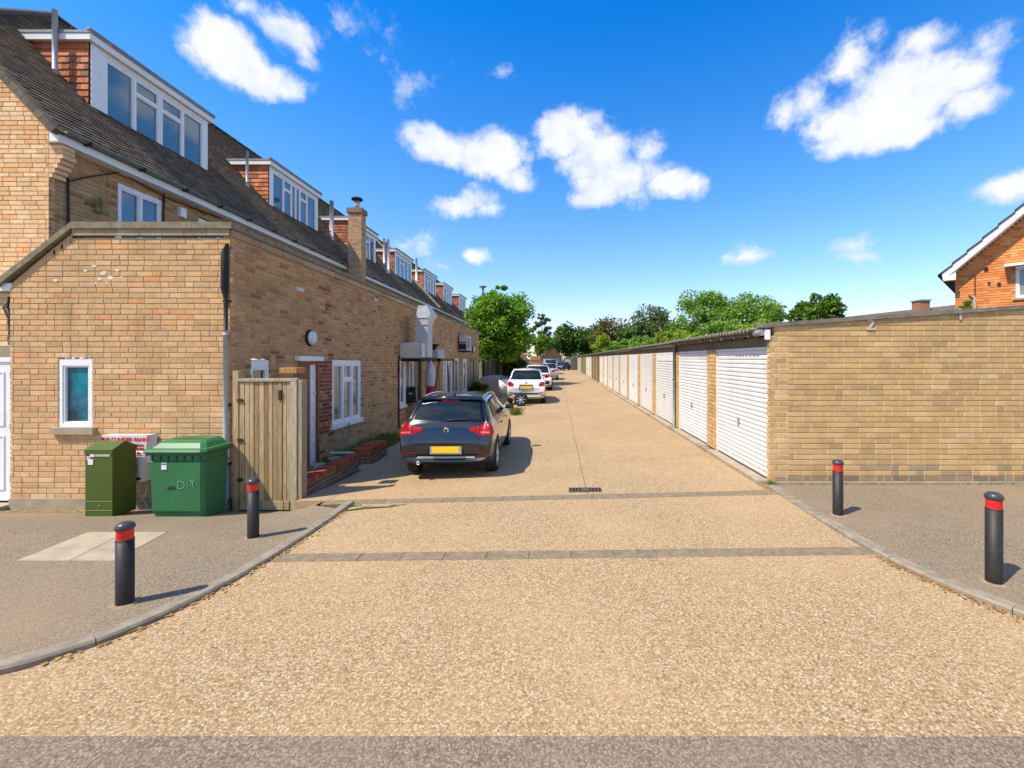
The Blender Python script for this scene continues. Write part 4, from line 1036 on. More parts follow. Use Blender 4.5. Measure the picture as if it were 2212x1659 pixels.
# ------------------------------------------------------------------ utility cabinet
M_cab = simple('olive_cabinet', (.062, .100, .013), .38, var=.12, scale=3, dirt=.18)
cab = thing('utility_cabinet', 'olive green metal utility cabinet with ridged top and stickers beside the bin', 'cabinet', (-6.44, 6.04, PLz(-6.4, 6.1)-.01))
hw = .19; dp = .34; h1 = .955
mb = MB(); mb.bevbox(-hw, hw, 0, dp, 0, h1-.05, .006); mb.build('cabinet_body', M_cab, cab)
mb = MB(); e = .008
P = [(-hw-e, -e, h1-.06), (hw+e, -e, h1-.06), (hw+e, dp+e, h1-.06), (-hw-e, dp+e, h1-.06), (-hw-e, -e, h1), (hw+e, -e, h1), (hw+e, dp+e, h1), (-hw-e, dp+e, h1), (-hw-e, dp*.5, h1+.095), (hw+e, dp*.5, h1+.095)]
mb.quadv(P, [(0,3,2,1), (0,1,5,4), (2,3,7,6), (1,2,6,9,5), (3,0,4,8,7), (4,5,9,8), (8,9,6,7)]); mb.build('lid', M_cab, cab)
M_line = simple('pale_seam', (.26, .28, .12), .5)
mb = MB(); mb.box(-hw+.002, hw-.002, -.004, .001, .225, .232); mb.box(-hw+.002, hw-.002, -.004, .001, .098, .106); mb.build('seam', M_line, cab)
mb = MB(); mb.smooth = True; mb.lathe([(.012, 0), (.012, .008)], 10, Matrix.Translation((.01, 0, .165)) @ FRONT); mb.build('lock', M_lead, cab)
M_stick = simple('sticker_white', (.72, .68, .68), .6, var=.2, scale=60); M_pink = simple('sticker_pink', (.70, .35, .42), .6, var=.3, scale=80)
mb = MB(); mb.box(-.05, .16, -.006, .001, .86, .90); mb.build('label_strip', simple('worn_label', (.42, .42, .34), .6, var=.5, scale=70), cab)
mb = MB(); mb.box(-.115, -.06, -.007, .001, .855, .895); mb.build('sticker', M_stick, cab)
mb = MB(); mb.box(-.165, -.11, -.007, .001, .805, .865); mb.build('sticker', M_pink, cab)
mb = MB(); mb.box(-.145, -.075, -.008, .001, .745, .82); mb.build('sticker', M_stick, cab)

# ------------------------------------------------------------------ air machine box on the wall behind
am = thing('air_machine', 'white wall mounted coin air machine with red lettering between cabinet and bin', 'air machine', (-6.35, 6.60, .02))
M_box = simple('machine_enamel', (.66, .63, .60), .4, var=.1, dirt=.12)
def bx(y): return (PY-y)/F*6.5 + H - .02
wX = lambda x: (x-PX)/F*6.5 + 6.35
xl, xr = wX(216), wX(324)
mb = MB(); mb.quadv([(xl, -.10, bx(1000)), (xr-.06, -.10, bx(1000)), (xr, -.10+.03, bx(1000)), (xr, .03, bx(1000)), (xl, .03, bx(1000)), (xl+.03, -.10, bx(940)), (xr-.05, -.10, bx(940)), (xr-.01, .03, bx(940)), (xl+.03, .03, bx(940))],
    [(0,1,6,5), (1,2,7,6), (2,3,7), (5,6,7,8), (0,5,8,4), (0,4,3,2,1)]); mb.build('header_panel', M_box, am)
xl2, xr2 = wX(240), wX(316)
mb = MB(); mb.bevbox(xl2, xr2, -.16, .03, bx(1040), bx(985), .012); mb.bevbox(xl2, xr2+.01, -.12, .03, bx(984), bx(975)+.0, .01); mb.build('machine_body', M_box, am)
M_redink = simple('red_ink', (.62, .05, .05), .5, var=.2); M_blk = simple('black_ink', (.02, .02, .02), .5)
def ft(s, size, x, z, y, m, b=.002, par=am): return text(s, size, m, par, Matrix.Translation((x, y, z)) @ FRONT, 'lettering', .0015, b)
ft('AVP CLINDER PANN/', .078, wX(270), bx(953), -.104, M_redink, .003)
ft('E', .05, wX(223), bx(950), -.104, M_blk, .002)
ft('Asbyburs', .058, wX(295), bx(964), -.104, M_redink, .002); ft('DAMOUSP', .048, wX(295), bx(972), -.104, M_redink, .002); ft('D', .085, wX(303), bx(984), -.125, M_redink, .004)
ft('OSE', .082, wX(294), bx(1012), -.163, M_redink, .004); ft('A', .04, wX(295), bx(1025), -.163, M_blk, .003)
mb = MB(); mb.box(wX(287), wX(302), -.164, -.158, bx(1004.5), bx(999)); mb.build('blue_strip', simple('pale_blue', (.35, .48, .55), .5), am)
mb = MB(); mb.box(wX(283), wX(313), -.166, -.158, bx(1034), bx(1029)); mb.build('slot', M_blk, am)
mb = MB(); mb.smooth = True
base = Vector((wX(318), -.1, bx(1043)))
mb.tube([base, base+Vector((-.02, 0, -.15)), base+Vector((-.08, 0, -.25)), base+Vector((-.03, .0, -.30)), base+Vector((.03, -.02, -.36))], .011, 6)
mb.tube([base+Vector((.02, 0, -.04)), base+Vector((-.0, -.02, -.2)), base+Vector((-.06, -.02, -.31)), base+Vector((-.09, 0, -.24))], .009, 6); mb.build('hose', M_steel, am)

# ------------------------------------------------------------------ large green bin
M_bin = simple('green_bin_plastic', (.030, .150, .054), .42, var=.14, scale=4, dirt=.07)
M_bind = simple('green_bin_rim', (.018, .12, .042), .45, var=.15)
bn = thing('wheelie_bin', 'large green plastic wheelie bin with hinged lid and scratched graffiti by the corner drainpipe', 'bin', (-5.29, 5.97, PLz(-5.2, 6.1)-.01))
w0, w1, d0_, d1_, hb = .365, .40, .43, .47, .93
mb = MB()
def ringb(w_, y0, y1, z, r=.04):
    return [(-w_+r, y0, z), (w_-r, y0, z), (w_, y0+r, z), (w_, y1-r, z), (w_-r, y1, z), (-w_+r, y1, z), (-w_, y1-r, z), (-w_, y0+r, z)]
V = ringb(w0, .03, d0_, .0) + ringb(w0, .028, d0_, .11) + ringb(w0+.005, .0, d0_, .115) + ringb(w1-.015, -.02, d1_, .80) + ringb(w1-.03, .0, d1_, .815) + ringb(w1-.02, -.005, d1_, hb-.03)
fs = [tuple(range(7, -1, -1))]
for k in range(5):
    for j in range(8): fs.append((k*8+j, k*8+(j+1) % 8, k*8+8+(j+1) % 8, k*8+8+j))
mb.quadv(V, fs); mb.build('bin_body', M_bin, bn)
mb = MB(); mb.bevbox(-w1-.005, w1+.005, -.03, d1_+.02, hb-.035, hb, .008); mb.build('rim', M_bind, bn)
mb = MB(); V = ringb(w1+.035, -.07, d1_+.04, hb+.002, .05) + ringb(w1+.045, -.08, d1_+.05, hb+.02, .06) + ringb(w1+.03, -.06, d1_+.04, hb+.05, .05) + ringb(w1-.02, .0, d1_, hb+.058, .05) + ringb(w1-.07, .06, d1_, hb+.12, .05) + ringb(w1-.12, .14, d1_-.02, hb+.155, .04)
fs = [tuple(range(7, -1, -1)), tuple(range(40, 48))]
for k in range(5):
    for j in range(8): fs.append((k*8+j, k*8+(j+1) % 8, k*8+8+(j+1) % 8, k*8+8+j))
mb.quadv(V, fs); lid = mb.build('lid', M_bin, bn)
M_scorch = simple('melted_plastic', (.022, .05, .022), .8, var=.5, scale=60)
mb = MB()
for i in range(16):
    a = -.2 + i*.027; d = random.uniform(-.01, .01); k_ = random.uniform(.012, .03)
    mb.quadv([(a, .17+d, hb+.157), (a+.03, .165+d, hb+.157), (a+.032, .165+d+k_*2.5, hb+.158), (a+.002, .17+d+k_*2.2, hb+.158)], [(0,1,2,3)])
mb.build('scorch_mark', M_scorch, lid)
for s_ in (-1, 1):
    mb = MB(); mb.smooth = True; mb.lathe([(.085, -.03), (.09, -.02), (.09, .02), (.085, .03)], 16, Matrix.Translation((s_*.27, .40, .08)) @ Mx); mb.build('wheel', M_blackpipe, bn)
for k in range(7):
    mb = MB(); a = -.33 + k*.11; mb.box(a-.008, a+.008, -.018, .0, hb-.11, hb-.035); mb.build('rib', M_bind, bn)
mb = MB(); mb.box(-.185, -.115, -.026, .0, .70, .79); mb.build('sticker', M_stick, bn)
mb = MB(); mb.box(-.182, -.118, -.0275, -.0255, .765, .785); mb.build('sticker_heading', simple('blue_ink', (.08, .12, .25), .5), bn)
FT = Matrix.Rotation(R(88.5), 4, 'X')
M_chalk = simple('white_scratch', (.16, .40, .21), .7, var=.4, scale=60)
text('D/Y', .17, M_chalk, bn, Matrix.Translation((.16, -.0165, .44)) @ Matrix.Rotation(R(90), 4, 'X') @ Matrix.Rotation(R(8), 4, 'Z'), 'graffiti', .001, -.004)
text('.AO', .07, M_blk, bn, Matrix.Translation((-.06, -.0135, .42)) @ Matrix.Rotation(R(90), 4, 'X') @ Matrix.Rotation(R(6), 4, 'Z'), 'graffiti', .001, .003)
text('A', .085, M_chalk, bn, Matrix.Translation((.2, -.006, .15)) @ Matrix.Rotation(R(90), 4, 'X'), 'graffiti', .001, -.003)
mb = MB(); mb.box(-.24, .2, .012, .03, .095, .112); mb.build('lower_lip', M_bind, bn)

# ------------------------------------------------------------------ wooden gate
gz = PLz(-4.3, 6.5) + .0
gt = thing('wooden_gate', 'weathered grey brown wooden board gate with posts between extension and low brick wall', 'gate', (-4.37, 6.52, gz))
PW = [((.42,.31,.18),4),((.47,.37,.23),3),((.34,.23,.12),2),((.45,.31,.15),2)]
gx0, gx1 = (516-PX)/F*6.5+4.37, (628-PX)/F*6.5+4.37; gh = 1.96
n = 11; x = gx0
for i in range(n):
    wd = (gx1-gx0)/n * random.uniform(.86, 1.14) if i < n-1 else gx1 - x
    if x + wd > gx1: wd = gx1-x
    mb = MB(); mb.tint = pick(PW) if i != 5 else (.30,.17,.07)
    j = random.uniform(-.005, .009); mb.bevbox(x+.005, x+wd-.005, j-.012, j+.016, .14, gh-.005, .003); mb.build('board', M_wood, gt); x += wd
mb = MB(); mb.tint = (.40,.33,.21); mb.bevbox(gx0-.01, gx1+.1, -.03, .055, gh, gh+.045, .004); mb.build('top_rail', M_wood, gt)
for (a, b) in ((gx0+.01, gx0+.34), (gx0+.345, gx0+.68), (gx0+.685, gx1-.02)):
    mb = MB(); mb.tint = pick(PW); mb.bevbox(a, b-.01, -.022, .02, .02, .155, .003); mb.build('kick_board', M_wood, gt)
mb = MB(); mb.tint = (.44,.37,.25); mb.bevbox(gx1+.003, gx1+.095, -.035, .06, 0, gh-.003, .005); mb.build('stile', M_wood, gt)
mb = MB(); mb.tint = (.34,.27,.17); mb.bevbox(gx1+.098, gx1+.165, -.02, .12, 0, gh+.02, .005); mb.build('post', M_wood, gt)
mb = MB(); mb.tint = (.44,.31,.17); mb.bevbox(gx0-.095, gx0-.012, -.02, .08, .0, gh+.16, .005); mb.build('post', M_wood, gt)
mb = MB(); mb.box(gx0+.60, gx0+.645, -.03, -.01, gh-.28, gh-.13); mb.build('bolt_plate', simple('rust', (.05, .035, .02), .8, .3), gt)
for z in (.45, 1.05, 1.65): mb = MB(); mb.box(gx0-.02, gx0+.06, -.03, -.018, z, z+.05); mb.build('hinge', simple('rust', (.05, .035, .02), .8, .3), gt)
cn = thing('door_canopy', 'small orange brown timber beam over the gate top beside the brown door', 'beam', (-4.18, 6.7, 1.72))
mb = MB(); mb.tint = (.46, .22, .07); mb.bevbox(-.14, .12, -.02, .22, 0, .09, .006); mb.build('beam', M_wood, cn)

# ------------------------------------------------------------------ low brick walls
def lowwall(label, x0, x1, y0, y1, zt, zb):
    t = thing('low_brick_wall', label, 'wall', ((x0+x1)/2, y0, zb), world_coords=True)
    B = Bricks(t)
    B.wall(Frame((x0, y0, 0), (1, 0, 0), (0, -1, 0)), x1-x0, zt-.10-4*.078, zt-.10, [], PAL_DARK, course=.078, thick=.05, name='core')
    B.wall(Frame((x1, y0, 0), (0, 1, 0), (1, 0, 0)), y1-y0, zt-.10-4*.078, zt-.10, [], PAL_DARK, course=.078, thick=.05, name='core')
    B.wall(Frame((x1, y1, 0), (-1, 0, 0), (0, 1, 0)), x1-x0, zt-.10-4*.078, zt-.10, [], PAL_DARK, course=.078, thick=.05, name='core')
    B.wall(Frame((x0, y1, 0), (0, -1, 0), (-1, 0, 0)), y1-y0, zt-.10-4*.078, zt-.10, [], PAL_DARK, course=.078, thick=.05, name='core')
    B.finish(300)
    mb = MB(); mb.box(x0+.02, x1-.02, y0+.02, y1-.02, zb-.1, zt-.08); mb.box(x0-.02, x1+.05, y0-.01, y1+.05, zb-.1, zt-.10-4*.078); mb.build('footing', M_concrete, t)
    y = y0 - .01; k = 0
    while y < y1:
        mb = MB(); mb.tint = pick([((.34,.085,.04),4),((.40,.11,.05),3),((.28,.065,.035),2)]); mb.bevbox(x0-.012, x1+.012, y+.004, min(y+.078, y1+.01)-.004, zt-.10+random.uniform(0,.004), zt+random.uniform(-.003,.003), .006)
        mb.build('coping_brick', M_brick, t); y += .078
    mb = MB(); mb.box(x0+.002, x1-.002, y0+.003, y1-.003, zt-.099, zt-.012); mb.build('mortar_bed', M_mortar, t)
lowwall('low dark brick wall with red coping bricks next to the wooden gate', -4.15, -3.93, 6.60, 8.5, .07, -.34)
lowwall('short separate stub of low brick wall with red top nearest the parked dark car', -4.28, -3.93, 9.0, 9.9, .07, -.30)

# ------------------------------------------------------------------ wheels, cars
M_tyre = simple('tyre_rubber', (.018, .018, .018), .85, var=.2, scale=20, dirt=.1)
M_rim = simple('alloy_rim', (.52, .53, .54), .25, .85, var=.05)
M_black = simple('black_plastic', (.012, .012, .013), .5, var=.2)
M_glasscar = mat('car_glass', lambda n: setb(n, (.008, .014, .018), .05, 0, .4, .1))
M_glassblk = mat('black_glass_edge', lambda n: setb(n, (.006, .006, .007), .2, 0, .25, 0))
M_lamp = mat('red_lamp', lambda n: setb(n, n.mix(n.mr(n.noise(n.pos, 26, 2), .4, .6), (.24, .001, .0015, 1), (.45, .004, .004, 1)), .34, 0, .3, 0))
M_lamp2 = simple('lamp_clear', (.50, .16, .16), .3, var=.1, spec=.4)
M_plate = simple('yellow_plate', (.80, .52, .012), .35, var=.04)
M_plate_edge = simple('plate_surround', (.30, .34, .38), .35)
M_chrome = simple('chrome', (.75, .76, .77), .12, 1.0, var=.02)
def paint(name, col, metal=.4, rough=.32): return mat(name, lambda n: setb(n, col, rough, metal, .5, 1.0))
P_navy = paint('dark_blue_grey_paint', (.013, .020, .032), .45, .25)
P_white = paint('white_car_paint', (.74, .74, .73), 0, .4)
P_silver = paint('silver_car_paint', (.50, .53, .56), .5, .3)
P_dark = paint('black_car_paint', (.015, .015, .02), .3, .3)
RINGS = [(.11,.04,.04,.72,.60,.38,.56),(.02,.0,.02,.82,.68,.335,.66),(.10,.045,.08,.865,.74,.31,.88),(.2,.07,.13,.88,.73,.27,.995),(.35,.25,.36,.885,.69,.20,1.27),(.55,.48,.56,.885,.665,.20,1.395),
 (1.25,1.25,1.25,.885,.65,.2,1.435),(2.0,2.0,2.0,.885,.635,.2,1.42),(2.6,2.72,2.5,.885,.60,.2,1.355),(3.2,3.22,3.18,.885,.62,.2,1.02),(3.75,3.75,3.75,.87,.62,.2,.91),(4.12,4.12,4.1,.82,.58,.22,.76),(4.27,4.27,4.25,.70,.5,.28,.60)]
def car(name, label, loc, body_paint, scale=(1, 1, 1), yaw=0, detail=2, lampz=(.785, .965), group='cars parked along the left side of the lane', plate_z=.545, lamp_in=.44, bumper=None, rails=True, round_lamp=False, grille=False):
    t = thing(name, label, 'car', loc, group)
    mb = MB(); mb.smooth = True; V = []; fs = []; NP = 9
    for (yb, ym, yt, W, Wt2, zb, zt) in RINGS:
        zl = min(zt-.045, .95)
        top = zt > .99
        h = [(0, yb, zb), (.78*W, yb, zb), (.965*W, yb, zb+.06), (W, yb+(ym-yb)*.5, zb+.5*(zl-zb)), (.985*W, ym, zl-.07), (.94*W, ym, zl+.0 if not top else zl+.02),
             (Wt2 if top else .78*W, yt, zt-.055 if top else zt-.018), (.6*Wt2, yt, zt-.010), (0, yt, zt)]
        full = h + [(-x, y, z) for (x, y, z) in h[-2:0:-1]]
        V += full
    m_ = len(full)
    for k in range(len(RINGS)-1):
        for j in range(m_): fs.append((k*m_+j, (k+1)*m_+j, (k+1)*m_+(j+1) % m_, k*m_+(j+1) % m_))
    fs.append(tuple(range(m_))); fs.append(tuple(((len(RINGS)-1)*m_+j) for j in reversed(range(m_))))
    mb.quadv(V, fs)
    bo = D.objects.new('tmp', mb.mesh('tmp', body_paint)); COL.objects.link(bo)
    bmn = bmesh.new(); bmn.from_mesh(bo.data); bmesh.ops.recalc_face_normals(bmn, faces=bmn.faces); bmn.to_mesh(bo.data); bmn.free()
    cr = bo.data.attributes.new('crease_edge', 'FLOAT', 'EDGE'); ev = []
    for e_ in bo.data.edges:
        p, q = e_.vertices; kp, jp = divmod(p, m_); kq, jq = divmod(q, m_); v_ = 0.
        if kp == kq and kp in (3, 5): v_ = .55
        if kp == kq and kp in (1, 2): v_ = .35
        if jp == jq and jp in (6, m_-6): v_ = .6
        if jp == jq and jp in (4, m_-4): v_ = .4
        if jp == jq and jp in (2, m_-2): v_ = .4
        ev.append(v_)
    cr.data.foreach_set('value', ev)
    ss = bo.modifiers.new('s', 'SUBSURF'); ss.levels = 3 if detail > 1 else 2
    dgp = bpy.context.evaluated_depsgraph_get(); me0 = D.meshes.new_from_object(bo.evaluated_get(dgp))
    bt = BVHTree.FromPolygons([v.co.copy() for v in me0.vertices], [tuple(p.vertices) for p in me0.polygons])
    WH = [(.78, .325), (3.42, .325)]
    if detail > 1:
        cutm = MB()
        for (wy, r) in WH:
            for s_ in (-1, 1):
                cutm.lathe([(r+.035, -.25), (r+.035, .25)], 32, Matrix.Translation((s_*.86, wy, .325)) @ Mx)
        co = D.objects.new('cut', cutm.mesh('cut', M_black)); COL.objects.link(co)
        bl = bo.modifiers.new('b', 'BOOLEAN'); bl.object = co; bl.operation = 'DIFFERENCE'; bl.solver = 'EXACT'
        dgp = bpy.context.evaluated_depsgraph_get(); dgp.update(); me1 = D.meshes.new_from_object(bo.evaluated_get(dgp))
        D.objects.remove(co)
        if len(me1.polygons) > 500: me0 = me1
    D.objects.remove(bo)
    if len(me0.materials) == 0: me0.materials.append(body_paint)
    me0.name = 'car_body'; me0.polygons.foreach_set('use_smooth', [True]*len(me0.polygons))
    link(D.objects.new('car_body', me0), t)
    def patch(nm, q, m, axis='rear', off=.006, nu=10, nv=6, parent=t, sidex=1, disc=False):
        mb = MB(); mb.smooth = True; V = []
        for j in range(nv+1):
            for i in range(nu+1):
                u, v = i/nu, j/nv
                if disc: p_, q_ = 2*u-1, 2*v-1; u = .5+.5*p_*math.sqrt(1-q_*q_/2); v = .5+.5*q_*math.sqrt(1-p_*p_/2)
                a = (1-u)*(1-v)*q[0][0] + u*(1-v)*q[1][0] + u*v*q[2][0] + (1-u)*v*q[3][0]
                b = (1-u)*(1-v)*q[0][1] + u*(1-v)*q[1][1] + u*v*q[2][1] + (1-u)*v*q[3][1]
                if axis == 'rear': o_, d_ = Vector((a, -2, b)), Vector((0, 1, 0))
                elif axis == 'front': o_, d_ = Vector((a, 6, b)), Vector((0, -1, 0))
                elif axis == 'top': o_, d_ = Vector((a, b, 4)), Vector((0, 0, -1))
                else: o_, d_ = Vector((2*sidex, a, b)), Vector((-sidex, 0, 0))
                hit = bt.ray_cast(o_, d_)
                if hit[0] is None: hit = bt.find_nearest(Vector((a, .1, b)) if axis == 'rear' else Vector((a, 4.2, b)) if axis == 'front' else Vector((.8*sidex, a, b)))
                nn = hit[1] if hit[1].dot(d_) < 0 else -hit[1]
                V.append(hit[0] + nn*off)
        mb.quadv(V, [(j*(nu+1)+i, j*(nu+1)+i+1, (j+1)*(nu+1)+i+1, (j+1)*(nu+1)+i) for j in range(nv) for i in range(nu)])
        return mb.build(nm, m, parent)
    # rear
    patch('rear_window_surround', [(-.79, 1.0), (.79, 1.0), (.66, 1.36), (-.66, 1.36)], M_glassblk, off=.004, nu=20)
    patch('rear_window', [(-.64, 1.03), (.64, 1.03), (.56, 1.315), (-.56, 1.315)], M_glasscar, off=.009, nu=16)
    patch('brake_light', [(-.17, 1.322), (.17, 1.322), (.16, 1.342), (-.16, 1.342)], M_lamp, off=.012)
    z0, z1 = lampz
    for s_ in (-1, 1):
        if round_lamp:
            patch('rear_light', [(s_*.55, z0-.02), (s_*.86, z0+.0), (s_*.84, z1+.05), (s_*.60, z1-.02)], M_lamp, off=.012, nu=8, nv=8, disc=True)
        else:
            l = patch('rear_light', [(s_*(lamp_in), z0+.07), (s_*.62, z0+.01), (s_*.62, z1-.035), (s_*(lamp_in), z1-.06)], M_lamp, off=.012)
            patch('rear_light', [(s_*.632, z0), (s_*.868, z0-.01), (s_*.80, z1+.03), (s_*.632, z1-.025)], M_lamp, off=.013)
            patch('light_strip', [(s_*.66, z0+.03), (s_*.83, z0+.03), (s_*.82, z0+.06), (s_*.66, z0+.055)], M_lamp2, off=.017, parent=l)
            patch('rear_light', [(.02, z0-.01), (.26, z0+.02), (.14, z1-.0), (.02, z1+.02)], M_lamp, axis='side', sidex=s_, off=.008, nu=5, nv=4)
        patch('reflector', [(s_*.58, .475), (s_*.82, .49), (s_*.81, .505), (s_*.58, .50)], M_lamp, off=.006, nv=2)
        patch('bumper_corner', [(s_*.60, .37), (s_*.80, .38), (s_*.80, .42), (s_*.60, .42)], M_black, off=.005, nv=3)
    if bumper: patch('bumper_cover', [(-.83, .29), (.83, .29), (.84, .58), (-.84, .58)], bumper, off=.004, nu=16)
    else: patch('bumper_cover', [(-.58, .365), (.58, .365), (.56, .47), (-.56, .47)], M_black, off=.004, nu=14)
    patch('skid_plate', [(-.56, .385), (.56, .385), (.52, .425), (-.52, .425)], M_plate_edge if not bumper else M_black, off=.018, nu=12, nv=2)
    patch('plate_recess', [(-.34, plate_z-.09), (.34, plate_z-.09), (.30, plate_z+.10), (-.30, plate_z+.10)], M_black, off=.005)
    mb = MB(); py_ = bt.ray_cast(Vector((0, -2, plate_z)), Vector((0, 1, 0)))[0].y
    mb.box(-.285, .30, py_-.03, py_-.012, plate_z-.075, plate_z+.055); mb.build('plate_holder', M_plate_edge, t)
    mb = MB(); mb.box(-.245, .255, py_-.036, py_-.031, plate_z-.055, plate_z+.055); mb.build('number_plate', M_plate, t)
    by = bt.ray_cast(Vector((0, -2, .87)), Vector((0, 1, 0)))[0].y
    mb = MB(); mb.smooth = True; mb.lathe([(.052, 0), (.05, .012), (.04, .014)], 24, Matrix.Translation((0, by, .865)) @ Matrix.Rotation(R(97), 4, 'X')); mb.build('badge', M_chrome, t)
    mb = MB(); mb.smooth = True; mb.lathe([(.036, .0145), (.001, .0165)], 4, Matrix.Translation((0, by, .865)) @ Matrix.Rotation(R(97), 4, 'X')); mb.build('badge_centre', M_black, t)
    mb = MB(); gy = bt.ray_cast(Vector((.1, -2, 1.03)), Vector((0, 1, 0)))[0].y; mb.tube([(.0, gy-.025, 1.03), (.38, gy-.015, 1.05)], [.016, .006], 6); mb.build('rear_wiper', M_black, t)
    if detail > 1:
        patch('boot_seam', [(-.60, .635), (.60, .635), (.60, .643), (-.60, .643)], M_black, off=.003, nu=16, nv=1)
        for s_ in (-1, 1): patch('boot_seam', [(s_*.60, .64), (s_*.607, .64), (s_*.66, .79), (s_*.653, .79)], M_black, off=.003, nu=1, nv=6)
        mb = MB(); mb.smooth = True; mb.lathe([(.035, 0), (.035, .06), (.026, .06), (.026, .01)], 14, Matrix.Translation((-.50, .05, .325)) @ FRONT); mb.build('exhaust', M_chrome, t)
        # shark fin aerial, spoiler
        mb = MB(); mb.tube([(0, .80, 1.405), (.0, .86, 1.44), (0, 1.0, 1.50)], [.028, .016, .003], 6); mb.build('aerial', M_black, t)
    mb = MB(); mb.smooth = True; mb.quadv([(-.60, .44, 1.375), (.60, .44, 1.375), (.62, .64, 1.412), (-.62, .64, 1.412), (-.60, .45, 1.35), (.60, .45, 1.35), (.58, .66, 1.36), (-.58, .66, 1.36)], [(0,1,2,3), (4,7,6,5), (0,4,5,1), (1,5,6,2), (0,3,7,4)]); mb.build('spoiler', body_paint, t)
    if rails:
        for s_ in (-1, 1):
            rp = []
            for yy, up in ((.62, .0), (.72, .03), (.9, .035), (1.3, .035), (1.7, .035), (2.1, .035), (2.35, .03), (2.45, 0)): rp.append((s_*.60, yy, bt.ray_cast(Vector((s_*.60, yy, 3)), Vector((0, 0, -1)))[0].z + up))
            mb = MB(); mb.smooth = True; mb.tube(rp, .015, 8); mb.build('roof_rail', M_chrome if detail > 1 else M_black, t)
    # side windows, doors, handles, mirrors
    for s_ in (-1, 1):
        patch('side_window', [(.62, 1.02), (1.50, .99), (1.50, 1.33), (.86, 1.33)], M_glasscar, axis='side', sidex=s_, off=.006)
        patch('side_window', [(1.56, .99), (2.86, .985), (2.40, 1.29), (1.56, 1.33)], M_glasscar, axis='side', sidex=s_, off=.006)
        patch('sill_trim', [(1.2, .22), (3.0, .22), (3.0, .30), (1.2, .30)], M_black, axis='side', sidex=s_, off=.006, nv=2)
        for yy in (1.53, 2.72, .98): patch('door_seam', [(yy, .34), (yy+.008, .34), (yy+.008, .95), (yy, .95)], M_black, axis='side', sidex=s_, off=.003, nu=1, nv=6)
        for yy in (1.18, 2.1):
            mb = MB(); mb.smooth = True; hx = .89*s_; mb.tube([(hx, yy, .86), (hx+.03*s_, yy+.03, .86), (hx+.03*s_, yy+.15, .86), (hx, yy+.18, .86)], .011, 6); mb.build('door_handle', body_paint, t)
        mb = MB(); mb.smooth = True
        mb.quadv([(s_*.84, 2.62, .98), (s_*1.04, 2.60, .97), (s_*1.06, 2.60, 1.07), (s_*.86, 2.62, 1.08), (s_*.86, 2.74, .99), (s_*1.0, 2.74, .99), (s_*1.0, 2.74, 1.06), (s_*.86, 2.74, 1.07)], [(0,1,2,3), (1,5,6,2), (5,4,7,6), (3,2,6,7), (0,4,5,1)])
        mb.build('wing_mirror', M_black if body_paint is not P_navy else body_paint, t)
        for (wy, r) in WH:
            wt = MB(); wt.smooth = True; Mw = Matrix.Translation((s_*.775, wy, .325)) @ Matrix.Rotation(R(90*s_), 4, 'Y')
            wt.lathe([(.20, -.11), (.29, -.115), (.32, -.09), (.325, -.05), (.325, .05), (.32, .09), (.29, .115), (.215, .11), (.21, .06)], 32, Mw, cap=False)
            wo_ = wt.build('wheel', M_tyre, t)
            rm = MB(); rm.smooth = True; rm.lathe([(.215, .105), (.205, .10), (.20, .03)], 28, Mw, cap=False); rm.lathe([(.06, .085), (.05, .10), (.001, .10)], 14, Mw)
            for k in range(5 if body_paint is P_navy else 8):
                a = 2*math.pi*k/(5 if body_paint is P_navy else 8)
                Mk = Mw @ Matrix.Rotation(a, 4, 'Z')
                P = [Mk @ Vector(p) for p in ((.04, -.032, .088), (.207, -.022, .098), (.207, .022, .098), (.04, .032, .088), (.04, -.03, .05), (.207, -.02, .05), (.207, .02, .05), (.04, .03, .05))]
                rm.quadv(P, [(0,1,2,3), (0,4,5,1), (3,2,6,7)])
            rm.build('rim', M_rim, wo_)
            dk = MB(); dk.lathe([(.20, .028), (.001, .028)], 20, Mw, cap=False); dk.build('brake_disc', M_black, wo_)
    patch('windscreen', [(-.62, 1.03), (.62, 1.03), (.5, 1.31), (-.5, 1.31)], M_glasscar, axis='front', off=.006)
    for s_ in (-1, 1): patch('headlight', [(s_*.42, .66), (s_*.72, .67), (s_*.72, .76), (s_*.45, .74)], M_lamp2, axis='front', off=.008)
    patch('grille', [(-.38, .52), (.38, .52), (.36, .66), (-.36, .66)], M_black, axis='front', off=.006)
    t.scale = scale; t.rotation_euler = (0, 0, yaw)
    return t
s0 = .935
def lane_at(x, y): return G(x, y) + .004
car('parked_car', 'dark blue grey hatchback with silver roof rails parked nearest, beside the low brick wall', (-1.965, 7.50, G(-2, 8.2)+.003), P_navy, (s0, s0*1.0, s0*1.10), yaw=R(1.0))
wc = car('parked_car', 'white hatchback with round red rear lights and open left door, behind the dark car', (-1.45, 19.7, G(-1.5, 20)+.003), P_white, (1.0, .95, 1.16), yaw=R(2), lampz=(.74, .90), plate_z=.70, round_lamp=True, rails=False)
